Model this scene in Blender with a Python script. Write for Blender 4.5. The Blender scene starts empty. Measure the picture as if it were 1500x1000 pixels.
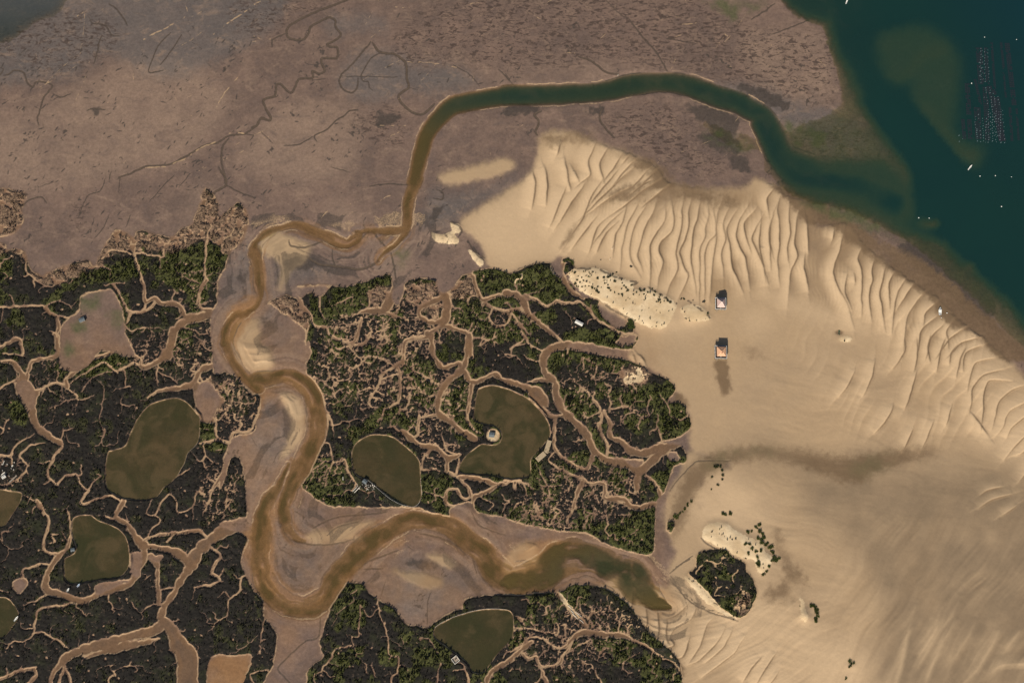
import bpy, bmesh, math, random
import numpy as np
from mathutils import kdtree, Vector, Matrix
random.seed(7)
rng = np.random.default_rng(11)
SC = bpy.context.scene
COL = SC.collection
K = 400 / 1498
# ---------------------------------------------------------------- survey data
# Each line: sheet | default half width | points.  Sheets are 400 x 267 m map tiles.
ORG = {'A1': (0, 0), 'A2': (370, 0), 'A3': (740, 0), 'A4': (1100, 0), 'B1': (0, 245), 'B2': (370, 245),
       'B3': (740, 245), 'B4': (1100, 245), 'C1': (0, 490), 'C2': (370, 490), 'C3': (740, 490), 'C4': (1100, 490),
       'D1': (0, 733), 'D2': (370, 733), 'D3': (740, 733), 'D4': (1100, 733)}
CREEKS = '''
B1|8|-80,775 0,770 130,765 250,760 310,735 380,755 400,790
B1|22|1150,808,26 1030,825,22 990,770,18 940,750,18 890,750,16 850,720,16 800,740,14 790,650,11 760,560,10 740,480,9 730,400,8 700,340,8 715,290,4
B1|24|1150,815 1100,830 1010,850 960,900 940,960 930,1000 920,1040
C1|20|950,-20,25 940,60,24 880,140,20 800,180,16 740,160,12 660,190,10
B1|8|800,750 780,790 720,800 700,860
B1|9|850,740 820,780 740,800 700,790
B1|8|1140,400 1130,470 1125,560 1130,610
B1|12|1130,620 1090,700 1100,770 1160,790
B1|6|730,480 610,460 560,500
B1|7|740,470 860,490 890,500 900,450 945,400
B1|5|880,500 880,560
B1|7|500,400 500,460 500,540 600,560 610,620
B1|7|0,440 100,455 140,480 140,570 200,620 280,660 330,630
B1|13|250,770 270,800 310,820 320,880 310,1000
B1|6|310,820 420,830
B1|8|620,640 660,700 700,780
B1|5|680,860 720,900 760,890 820,880 900,890
B1|4|990,880 1060,900 1100,920 1150,910
B1|4|1000,960 1060,930 1120,960
B1|6|1030,390 1060,400 1140,390 1180,420 1230,400
B1|5|600,640 680,640
B1|4|1100,640 1000,600 960,560
C1|12|0,75 60,40 110,30 130,90 125,110
C1|16|0,150,10 60,150,14 110,200,20 130,250,30 115,310,35
C1|7|20,110 90,110 150,130
C1|6|0,300 50,270 90,250
C1|14|300,0 315,60 310,120 180,150 150,230 130,300
C1|11|110,310 220,305 260,280 330,270 370,290
C1|13|370,290 370,240 440,190 520,130 600,110 640,80 700,90 770,140 770,170
C1|6|370,300 420,330 430,355 480,350 520,330
C1|22|200,320 180,420 200,500 270,560 330,590
C1|15|130,330 150,400 180,450
C1|9|330,590 340,620 290,690 265,770 310,820 360,775 420,770 440,820 480,850 510,810 560,770
C1|8|490,850 450,930 560,895 620,890 680,930 650,970
C1|9|250,590 170,610 110,670 150,720 120,780 80,800
C1|9|190,545 90,610 60,670 0,660 -60,670
C1|4|530,250 570,290 560,400 550,470 580,520
C1|5|470,290 500,240 600,210 680,200 690,260 690,290 640,300 610,320
C1|8|400,250 450,220 560,160 600,170 640,210
C1|4|670,340 670,385 740,385
C1|22|1165,175 1100,200 1060,270 950,300 870,310 810,350
C1|24|1080,280 1090,360 1110,450 1160,470
C1|6|1100,230 1130,290 1150,320
C1|5|870,170 860,220 870,280
C1|4|870,210 940,240 980,270
C1|3|890,220 910,260
C1|3|960,150 940,100 990,90
C1|9|1180,460 1190,560 1260,600 1280,540 1370,530 1410,450 1440,360
C1|9|1100,600 1180,580 1250,590
C1|6|1060,650 1100,700 1130,650 1110,600
C1|18|1370,570,22 1290,580,22 1250,660,22 1230,760,18 1160,860,14 1140,930,12 1110,1000,9
C1|7|1060,1030 1060,950 1010,970 975,970 970,920 930,880 880,930 850,990 810,980 840,900
C1|5|1060,940 1080,870 1120,850
C1|4|1250,860 1240,930 1230,990
C1|3|1200,900 1190,970
C1|6|1050,730 990,770 940,790
C1|4|1240,330 1290,370 1390,380 1400,340
C1|4|1110,520 1160,520
C1|4|1180,640 1220,630
C1|4|1250,420 1200,470 1180,450
C1|4|0,550 20,530 30,480
C1|7|130,880 180,910 230,930 240,990
C1|4|370,960 380,1000
C1|4|340,570 350,530 420,515
C1|3|370,540 380,590 430,600
D1|45|1420,130,50 1280,150,40 1200,185,38 1130,235,42 1080,290,40 1050,350,32
D1|11|1130,200 1080,165 960,180 860,190 790,220
D1|7|960,180 920,230
D1|24|780,250,18 880,260,22 960,280,26 1030,330,34 1060,350,36
D1|26|1050,360,32 1000,430,24 960,500,20 910,570,24 880,640,30
D1|16|830,310,28 860,350,18 870,440,16 870,570,14
D1|6|880,490 960,480
D1|26|790,240 790,300 770,350 740,420
D1|22|750,410 700,460 600,490 530,520 440,550 360,520 280,500
D1|16|280,500,22 250,480,26 265,400,20 310,320,18 370,260,14 390,180,8 385,100,7 375,60,6
D1|10|330,300 250,280 240,220 270,140 265,90 220,30 200,0
D1|6|260,240 300,230 280,200
D1|8|280,350 230,350 130,380 125,430
D1|34|95,470 130,450
D1|5|0,490 50,500
D1|6|270,500 200,550 130,570
D1|9|440,560 300,580 210,600 190,700 180,740 120,780
D1|7|180,730 240,720 280,750 330,770 370,810
D1|30|900,650,30 850,710,32 720,740,30 560,790,34 420,830,30 350,870,26 290,960,14 280,1040,12
D1|34|880,760 720,790 560,830 460,860
D1|26|900,650 950,720,36 980,790,50 1030,860,60 1030,940,62 1030,1060,62
D1|10|360,870 340,950 320,1040
D1|10|350,890 380,960 400,1040
D1|12|-80,1000 0,980 100,940 180,920 200,960 160,1000 100,1040
D1|10|1160,260 1210,300 1180,350 1165,400 1200,420 1210,440
D1|10|1060,480 1140,465 1230,445
D1|6|1390,390 1330,420 1310,500 1260,540 1250,620 1180,670 1130,670
D1|4|1260,530 1230,500 1200,530
D1|5|900,580 830,575 770,610 750,590
D1|4|840,80 880,110 830,160 815,210
D1|4|1500,630 1450,630
D1|4|1460,640 1430,740 1430,800
D1|3|1420,740 1380,770 1350,800
D1|16|680,0 640,90 700,130,18 740,190,22 780,250,26
D1|8|640,100 580,95 570,80
D1|4|700,110 690,70
D1|5|280,190 330,185
D1|3|340,170 370,220
D1|3|0,210 40,250 90,270 130,250
D1|4|110,650 120,700 180,700
D1|4|500,500 490,450
D1|3|540,920 600,900 620,930 680,910
D1|5|1390,1000 1380,950 1440,930 1500,945
D1|5|600,510 600,560
D1|4|790,430 830,410
C2|12|930,10 840,40 825,140 780,180 720,210 690,280 650,350 640,390
C2|17|955,-10 990,60 990,110 1040,180 1130,160 1150,190
C2|22|1190,0 1180,100 1150,190 1060,270 1020,350 1020,430 1090,480 1140,530 1210,570
C2|18|1160,200 1200,260 1280,240 1320,215 1380,250 1440,270 1530,300
C2|14|1200,270 1190,360 1180,460 1210,520 1250,540
C2|9|1020,440 920,460 910,420
C2|11|910,450 905,550 880,570
C2|4|930,470 960,510
C2|10|800,180 810,260 800,370 720,420 700,490
C2|6|720,240 800,220
C2|10|890,200 960,250 1020,280
C2|20|820,530 880,580 930,610 1000,620 1060,670 1080,680 1130,660
C2|8|1040,550 1060,620 1090,650 1160,660
C2|5|1090,480 1090,550
C2|22|1170,540 1220,570
C2|14|1065,670 1070,750
C2|8|1060,750 1120,760 1130,680
C2|11|1070,750 1130,790 1180,840 1190,890 1150,900 1120,850 1070,850 1060,910 1090,940 1190,930
C2|16|1130,780 1230,790 1330,820 1380,820 1440,800 1530,840
C2|14|1340,830 1250,880 1210,910 1200,1040
C2|6|940,650 935,740 1000,740 1050,770
C2|5|930,860 1000,880 1060,910
C2|10|370,370 430,470 450,540
C2|5|430,500 550,470 610,470
C2|6|380,600 420,600 440,700 500,700 540,780 560,820
C2|4|870,260 880,290 870,330 930,320
C2|12|500,690 540,780 580,830
C2|5|1250,880 1270,900
C2|9|430,40 470,80 530,60 600,60 640,0
C2|6|530,60 560,110 600,150 560,180 500,170 460,200
C2|6|600,150 660,120 740,150 780,180
C2|5|650,80 700,60 740,40 720,0
C2|5|400,110 450,90
C2|5|340,240 400,260 440,230
C2|4|440,380 470,370 450,340
C2|5|580,310 640,300 690,290
C2|4|570,170 590,230 620,250
C2|3|490,400 540,390
C2|7|820,410 850,390 860,330
C2|5|1270,20 1250,60 1300,30
C2|5|1420,110 1430,70 1498,50
C2|4|1370,90 1400,130 1450,120 1480,170
C2|4|1360,870 1390,910 1440,900
C2|6|1430,810 1440,850 1450,800 1480,860
C2|7|740,510 770,510 830,540
C2|9|1000,600 950,660
B2|24|770,480,34 790,600,26 780,680,26 740,760,32 700,790,32 620,790,24 580,800,18 540,830,10
B2|12|700,790 760,810 820,830
B2|11|600,830 580,900 560,960 520,960 430,930 400,880 340,870 310,800 270,760 240,700
B2|8|460,570 430,640 370,710 370,780 400,850
B2|9|640,870 650,900 620,960 550,990
B2|28|850,380 880,440 940,460 1020,500 1045,560 1030,640,30 1060,720,30 1070,780,28 1040,870,24
B2|18|1030,720 940,760 910,800 960,850 1030,850
B2|14|1040,870 980,900 960,930 880,950 830,980 810,1030
B2|18|980,920 990,1030
B2|17|1050,870 1130,890 1190,930 1200,1040
B2|6|1200,940 1300,945
B2|15|1000,420 1080,450 1130,500 1150,560 1210,600 1230,680 1270,730,18 1350,700,16 1430,690,14 1520,730,14
B2|9|1270,740 1310,770 1400,790 1480,770 1485,720
B2|7|1310,780 1300,830 1340,870 1400,860 1420,800
B2|9|1420,800 1470,870 1520,920
B2|5|720,830 720,920 750,980
B2|7|300,830 300,930 280,970
B2|5|400,930 430,990
B2|6|630,690 640,750 620,790
B2|5|820,870 800,910 850,930
B2|5|440,760 490,740 550,710
B2|5|500,880 540,860 600,850
B2|5|1320,940 1330,990
B3|22|0,690 60,700 100,740 130,810 200,870 280,930 340,990 340,1030
B3|11|110,700 170,730 230,770 270,740 340,750 410,740
B3|9|410,740 470,800 520,850 590,890 640,915 720,910
B3|16|430,720 360,680 310,580 320,530
B3|11|0,790 60,780 110,790
B3|9|60,850 110,940 150,1000
B3|7|110,940 30,1000
B3|6|120,880 150,840
B3|5|0,850 40,890
B3|5|330,790 340,770
C3|28|330,60,30 250,80,26 210,130,24 220,210,24 270,260,26 280,330,24 320,420,24 400,500,26 450,560,24 490,640,24 560,690,26 660,710,28 740,750,26
C3|26|340,55 450,75 560,100 700,130 800,150
C3|16|120,260 200,250 260,260
C3|50|160,320 230,390,38
C3|24|110,290 180,340
C3|14|0,260 60,270 120,300 200,400 260,450 330,440
C3|28|740,750 820,680 900,610 980,580
C3|24|740,750 720,810 725,870
C3|13|770,770 830,830 850,890
C3|11|450,470 510,430 520,410 480,350 430,300 390,270
C3|20|540,420,12 570,480,14 580,560,18 640,590,22 690,640,26 770,650,26 860,610,26
C3|9|530,430 520,530 560,600 560,660
C3|6|575,430 575,350 560,330
C3|6|580,410 650,395 690,410
C3|12|275,450 270,600 290,650 380,720 450,740 480,660
C3|16|265,650 240,690 320,750 420,790 460,820 540,820 550,900 640,900 720,950 840,925
C3|13|430,800 400,860 370,950
C3|6|860,590 840,530 830,480
C3|8|100,0 130,50 210,100
C3|6|110,120 170,150 200,140
C3|5|40,120 0,110
C3|6|170,720 210,790 240,870 220,930 270,960
C3|5|150,900 180,1000
C3|9|0,800 70,790 100,830 120,890
C3|5|510,520 510,490 530,490
C3|5|640,470 690,430 760,460
C3|5|420,130 500,170 490,250 540,230
C3|5|470,820 480,870 430,900
C3|5|500,880 510,930
C3|6|330,790 360,820 340,860
C3|9|580,600 560,640 610,660
C3|5|900,440 950,470 1000,450
C3|4|560,210 620,215 650,250
C3|5|190,800 200,830 290,830
D3|12|560,-10 650,15 720,38 780,20 840,12
D3|18|850,850,24 820,830,22 720,770,22 640,740,26 540,735,26 430,722,24 370,760,18 330,800,14 280,810,12 210,760,12 140,750,14 80,800,14 0,835,14
D3|11|370,770 320,850 280,900 200,910 170,860 120,870 90,820
D3|12|190,910 220,980 240,1040
D3|6|60,700 180,710
D3|5|60,640 110,690
D3|4|180,710 320,740
D3|14|270,490 340,570 400,640 450,690
D3|4|740,830 680,860 650,890
D3|7|0,880 60,850
D3|28|880,0 860,100 850,250 840,340 880,440 920,520
D3|5|170,0 190,90
D3|8|380,20 350,90 330,120
D3|4|420,0 440,60 490,70 480,30
D3|4|550,60 560,130
D3|4|640,110 660,80
D3|4|130,570 180,560 230,590
D3|4|450,690 460,660 380,600
D3|4|40,920 90,930
D3|4|520,840 510,880
D3|5|480,920 520,980 530,1000
D3|4|380,800 460,770
D3|4|90,20 110,60 170,90
D3|7|1110,330 1150,345 1185,340
D3|6|1150,345 1165,375 1180,380
D3|6|1150,510 1170,480 1190,468
D3|5|1250,440 1260,455
D3|5|1290,470 1300,480
D3|4|1220,400 1226,404
D3|7|1300,560 1290,600
D2|4|540,510 550,550 490,600 470,620
D2|4|590,580 580,740 545,750 570,840 610,890 650,905
D2|5|690,550 700,620 740,740 750,840 800,860 795,940 760,970 770,1040
D2|4|690,590 640,640 610,600 590,575
D2|3|760,760 840,810
D2|16|1530,770 1400,880 1320,930 1285,980 1290,1040
D2|7|1498,700 1440,710
D2|6|1498,650 1440,630
D2|5|930,750 970,760 1000,810
D2|8|1120,890 1150,900 1180,960 1190,1040
D2|4|1010,1030 1020,920 1060,890
D2|4|820,760 830,790
'''
RIVER = '''
A3|60|1700,960,110 1560,880,75 1500,800,70 1440,680,66 1400,630,60 1300,575,62 1150,525,62 1000,470,60 850,452,54 700,468,62 500,508,54 300,518,56 0,525,58
A2|58|1390,523,52 1260,545,52 1110,580,52 1020,650,46 960,730,44 925,830,44 905,930,40 880,1000,38
B2|30|895,60,34 870,150,30 852,230,26 845,300,22 830,365,14 795,405,9 740,460,10 690,515,9
B2|30|565,352,6 590,352,8 570,390,22 510,425,24 430,395,26 370,365,26 290,328,22 220,318,18 150,335,16 90,365,20 30,420,26 5,480,30
B1|26|1395,450,26 1400,520,28 1415,600,24 1425,690,18 1410,745,12 1380,780,14 1310,815,28 1265,880,34 1250,960,36
C1|36|1255,40,32 1268,110,32 1300,180,30 1350,240,28 1420,290,30
C2|44|0,262,34 60,240,34 130,230,30 220,240,34 290,285,40 335,370,44 350,460,46 342,560,46 295,660,46 245,770,42 205,850,38 172,950,34 175,1010,34
B2|16|850,335,14 780,348,18 700,346,16 640,345,12 595,352,8
A4|60|60,680,62 110,780,66 160,880,66 240,960,76 340,980,80 470,1000,90 620,1030,100 780,1120,110
D2|34|178,60,30 190,120,26 215,180,18 250,212,14 280,222,8
D2|50|190,-200,8 160,-110,18 115,-40,28 75,20,36 60,80,40 45,200,46 40,310,44 60,420,46 120,510,50 215,572,48 320,578,46 395,520,44 450,430,52 540,330,52 640,235,52 740,168,50 850,120,44 960,118,44 1080,152,44 1180,215,48 1260,290,52 1320,365,58 1400,435,60 1480,470,46
D3|80|0,440,40 100,425,60 200,395,84 320,330,96 440,320,84 560,360,86 680,420,92 760,490,66 840,560,36 900,590,14
'''
RDEPTH = [3.0, 2.35, .5, .36, .42, .46, .6, .25, 3.4, .42, .66, 1.6]
MUDCREEK = '''
A1|5|-60,440 0,412 20,380 0,372
A1|6|20,415 60,405 80,385 130,400 150,450 180,480 200,450 270,460 290,475 240,540 220,610 205,650 215,690
A1|4|290,510 330,535 390,515
A1|5|560,195 545,240 535,290 515,350
A1|5|600,20 650,60 700,140
A1|4|490,95 510,130 580,140 610,190 660,200
A1|7|1520,530 1450,550 1460,600 1485,660 1430,655 1410,690 1340,735 1260,745 1200,780 1120,800 1000,870 920,905 800,915 700,960 650,975
A1|7|1260,760 1225,800 1215,880 1230,950 1235,1010
A1|4|1340,735 1390,745 1370,770
A1|4|940,180 870,250 830,350 820,400 900,385
A1|4|1000,190 940,280 880,360
A1|4|480,610 510,595 580,605
A1|3|1430,720 1500,790
A1|4|600,1000 610,940
B1|9|1200,0 1230,50 1240,100 1160,150 1120,190 1105,260 1090,310
B1|5|1245,100 1300,130 1400,170
B1|5|0,240 60,245 120,220 160,180 230,165 260,200
B1|3|580,60 550,130 480,160 430,280
B1|3|960,40 900,100 820,190
B1|3|600,260 570,330 520,390
B1|4|720,260 690,330
B1|3|660,60 650,140
B1|3|640,70 700,40 780,10
B1|3|1050,30 1000,90 980,110
A2|9|560,-20 460,25 350,65 250,115 190,160 195,205 240,222 285,215 310,180 320,150 360,125 425,98 455,120 455,150 485,195 450,225 410,245 420,258 465,262 460,320 385,320 380,350 395,395 360,405 330,390 330,430 255,435 235,475 210,510 150,460 130,470 128,505 115,530 60,550 70,590 100,640 95,665 50,648 20,690 -5,700
A2|5|185,185 150,200 110,220 108,260
A2|10|655,235 700,290 780,300 830,335 845,370 845,430 858,480 800,525 830,580 880,620 930,630 970,600 1000,570
A2|4|700,295 650,320 620,370 595,420 610,445 635,450 640,480 660,500
A2|3|860,480 910,495
A2|6|650,230 560,340 490,410 475,450 500,495 545,510 575,480 580,430
A2|5|580,605 530,610 500,640 460,660 410,710 340,745 355,780
A2|4|330,750 260,790 170,800
A2|3|490,420 800,425
A2|3|330,440 400,435
A2|4|1350,380 1430,465
A2|3|1100,360 1190,410 1245,475
A3|3|0,400 40,465
A3|8|400,310 460,330 510,365 560,400 620,410
A3|5|680,110 760,210 830,290 890,395
A3|3|550,0 620,70 680,110
A3|3|880,210 1050,240
A3|9|200,610 160,630 185,670 165,720 180,745
A3|8|530,600 520,660 600,760
A4|5|0,110 80,60 130,20
A4|4|120,190 200,160 320,110
B2|4|640,105 750,90 850,100
B2|5|990,170 1040,175 1045,140 1010,120
B2|7|200,400 210,430 290,440 380,410 430,425 480,450 530,440
B2|10|690,515 650,540 590,560 500,550 420,540 360,530 300,490
B2|5|440,450 440,500 465,560
B2|6|650,345 690,390 740,450
B2|5|560,380 580,400 640,350
B2|6|760,470 780,560 790,640
B2|4|1075,300 1130,320 1150,350 1130,385
B2|5|1180,400 1230,480 1270,510
B2|3|430,0 540,30
C1|3|1310,690 1250,800 1230,830
C1|3|1380,560 1410,610
D2|6|150,140 200,200 290,235 390,240 480,230 560,210
D2|3|220,50 290,90
D2|5|330,150 430,100 520,80 660,70 740,60
D2|4|410,190 470,140 590,110
D2|4|1200,60 1240,130 1300,160 1390,190
D2|6|600,360 640,330 720,300 800,270
D2|5|610,375 720,370
D2|6|920,180 1020,200 1110,240 1170,300
D2|4|840,240 880,270
D2|4|1205,310 1230,400
D2|4|1300,390 1340,450 1400,470
D2|3|960,680 960,560 980,500
D2|5|370,600 365,740 290,770 200,850 140,920 180,970 240,1030
D2|3|730,440 700,540
D2|4|560,190 540,300 480,400
D3|4|900,400 960,350 1030,300
D3|4|900,420 1000,540 1120,610 1280,660
D3|5|1070,200 1110,240 1200,280
C3|4|900,860 960,780 1040,700 1100,690 1240,690
D1|3|640,660 760,720 800,760 850,730
D1|3|870,620 860,690 760,790
D1|3|800,260 880,290 950,300 1020,300
B1|2|210,110 300,80
'''
STREAK = '''
A1|7|1010,10 1030,80 960,130 880,170 790,215
A1|6|1440,0 1340,70 1250,130 1170,190
A1|5|1340,330 1310,420 1240,500 1190,590
A1|6|1180,780 1100,815 1000,880 900,915 800,920
A1|3|1000,600 1060,640 1130,660
A1|3|730,400 735,470
A1|3|960,530 975,570
A1|4|380,120 440,80 480,60
A1|6|1260,735 1300,725 1340,735
A1|4|1395,200 1430,215 1498,215
A1|3|400,200 410,250
A2|5|0,30 60,-10
A2|4|1080,45 1200,25 1300,0
A2|3|780,40 900,50
A2|4|700,690 840,690
A2|4|750,750 840,710
A2|3|850,340 1000,350 1120,370
A2|4|0,230 110,215
A3|4|120,70 240,125
A3|4|300,285 410,295
A3|4|210,30 260,0
A3|3|800,130 900,100 960,90
A3|4|940,135 1060,130
A3|4|1170,160 1220,200
A4|5|110,250 150,290 180,270
A4|3|370,330 430,380
B2|5|690,190 740,160 755,155
B2|4|410,240 360,300
B2|5|790,260 730,320
A1|3|60,760 110,790
'''
CREST = '''
B3|L|660,210 640,300 600,370 590,450
B3|L|725,200 700,250 660,330 640,420 630,520
B3|L|775,200 730,270 700,340 680,420 680,500 720,570
B3|L|825,190 800,260 760,330 740,400 720,480 740,540
B3|L|875,220 870,290 830,350 790,430 790,500 790,580 790,650
B3|L|910,200 920,280 910,350 850,410 840,470 860,520 840,600 830,650
B3|L|975,165 965,240 960,330 940,420 930,480 940,560 900,640 880,700
B3|L|1015,180 1000,260 1000,330 980,400 950,470 980,560 1000,600 960,690
B3|L|1065,175 1050,270 1030,330 1020,420 1010,500 1030,600 1040,680
B3|L|1105,190 1110,260 1090,330 1090,390 1060,450 1060,560 1060,710
B3|L|1145,180 1140,260 1150,360 1110,410 1090,480 1090,600 1090,700
B3|L|1185,180 1160,260 1150,330 1150,400 1140,470 1130,560 1120,690
B3|L|1225,220 1190,300 1200,400 1180,470 1190,560
B3|L|1275,220 1220,310 1210,370 1230,450 1240,550 1285,650
B3|L|1335,200 1280,290 1260,370 1280,440 1310,500 1330,620
B3|L|1372,225 1310,300 1310,360 1330,430
B3|L|1425,235 1370,330 1350,400 1390,500 1425,600
B3|L|1485,205 1450,300 1440,400 1460,480
B3|L|325,110 300,180 260,280
B3|L|435,85 350,210 295,300
B3|L|535,55 470,160 430,260 395,320 330,420
B3|L|690,10 600,90 520,170 420,270
B3|L|870,50 750,130 650,210 550,280
B3|L|800,-10 700,100 600,150 470,240
B3|L|620,10 540,100 480,180
B3|L|150,40 160,110 150,180
B3|L|215,20 230,90 225,160
B3|L|560,270 500,330 470,420
B3|L|640,240 570,300 500,390
B3|L|500,270 440,340 390,410
B3|L|900,90 830,150 780,190
B3|L|380,30 400,80
B3|L|830,60 760,90 680,150
B3|L|610,300 550,360 520,420
A3|L|325,890 345,1000
A3|L|490,790 450,890 460,960 415,1000
A3|L|560,810 515,900 530,980
A3|L|645,830 600,910 560,960
A3|L|735,850 660,930 590,1010
A3|L|845,910 750,1010
A3|L|300,780 280,850
A3|L|690,840 640,900
B4|L|50,240 45,330 40,440 60,540 70,600
B4|L|112,250 100,340 95,420 100,520
B4|L|132,100 85,170 90,250
B4|L|162,130 140,230 150,330 150,420 140,520 150,610
B4|L|207,180 200,280 210,360 195,440 200,510
B4|L|292,195 250,260 240,350 235,420 250,490 215,560 205,640 200,720
B4|L|290,490 285,550 300,630
B4|L|300,300 305,420
B4|L|452,345 438,400
B4|L|515,310 490,400 475,470 445,570 470,660 520,750 545,840
B4|L|605,430 580,500 600,580 600,680 600,770
B4|L|680,470 655,560 660,620 640,700 650,800
B4|L|735,530 715,620 700,700 715,800 725,860
B4|L|785,565 750,640 750,730
B4|L|855,600 800,680 780,760 770,870
B4|L|895,625 850,690 820,740
B4|L|950,680 870,780 840,870 828,1010
B4|L|1015,735 950,800 945,830
B4|L|1005,825 930,890 910,1010
B4|L|1045,865 980,930 960,1010
B4|L|1105,835 1065,900 1070,950
B4|L|1185,865 1080,940 1030,1010
B4|L|1255,930 1150,960 1100,1010
B4|L|520,600 510,680 530,740
B4|L|560,590 565,640
C4|L|830,0 835,90 770,190
C4|L|900,20 905,100 885,210
C4|L|975,0 960,80 980,160
C4|L|1060,10 1030,90 1010,210
C4|L|1130,50 1090,100 1080,170
C4|L|1175,65 1140,130 1120,240
C4|L|1270,55 1170,100 1155,210
C4|L|1335,125 1230,150 1200,210 1180,320
C4|L|1395,185 1270,220 1210,290 1200,370 1190,440
C4|L|1445,255 1300,250 1270,330 1265,420 1250,550
C4|L|1520,270 1430,300 1350,370 1330,450 1310,530
C4|L|1560,340 1410,420 1380,500 1330,560
C4|L|1560,400 1430,500 1395,570
C4|L|1560,500 1450,600 1380,690
C4|L|565,190 530,270 475,340
C4|L|675,140 650,250 605,340
C4|L|775,380 740,460 670,540
C4|L|905,190 860,350 835,410
C4|L|885,510 825,640
C4|L|995,470 960,560 920,650
C4|L|1095,390 1060,500
C4|L|1560,560 1490,640 1450,660
C4|L|1300,560 1200,430
C4|L|1560,680 1460,810
C4|L|1430,870 1320,900 1240,950
C4|L|1460,930 1370,990
C4|L|1380,830 1290,850 1250,880
D4|S|905,560 880,650 850,740 830,850 790,1020
D4|S|1155,510 1100,620 1040,700 980,790 910,920
D4|S|1135,640 1060,750 1010,850 950,1010
D4|S|1235,640 1190,740 1110,860 1040,1020
D4|S|1360,700 1320,790 1240,920 1150,1010
D4|S|1540,890 1370,900 1290,960
D4|S|1480,700 1390,820
D4|S|1050,650 980,750 920,850
D3|L|1045,580 1010,650 930,690 890,770
D3|L|1145,630 1100,680 1060,800 1000,890
D3|L|1205,680 1160,770 1060,870 990,900
D3|L|1315,730 1250,830 1150,910 1070,970
D3|L|1240,700 1190,800 1090,890
D3|L|1400,850 1340,920 1300,990
D3|L|1480,830 1420,920 1370,1010
D3|L|1000,560 940,620 880,640
D3|L|760,560 770,680 690,690
D3|L|830,560 830,740 750,745
D3|L|880,640 880,750 900,800
D3|L|900,760 920,790 850,810
D3|L|1010,740 970,850 900,860
D3|L|700,480 690,590 660,640
D3|L|1490,940 1440,1010
D4|S|100,820 0,930
D4|S|140,900 60,1010
C2|S|140,330 200,360 230,430
C2|S|170,320 260,380 260,480
C2|S|290,480 240,600 160,670
C2|S|310,560 230,640 170,700
C1|S|1310,70 1400,80 1470,70
C1|S|1310,100 1400,115 1480,110
C1|S|1330,140 1420,150 1490,150
D3|S|0,430 60,470 120,500
D3|S|170,230 150,290 210,350
D3|S|240,230 230,290 280,340
C3|L|460,75 470,95
C3|L|510,80 520,110
C3|L|555,90 565,125
C3|L|600,105 610,130
C3|L|640,110 655,140
C3|L|700,120 710,150
C3|L|740,120 760,150
B3|S|1360,440 1440,450
'''
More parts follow.
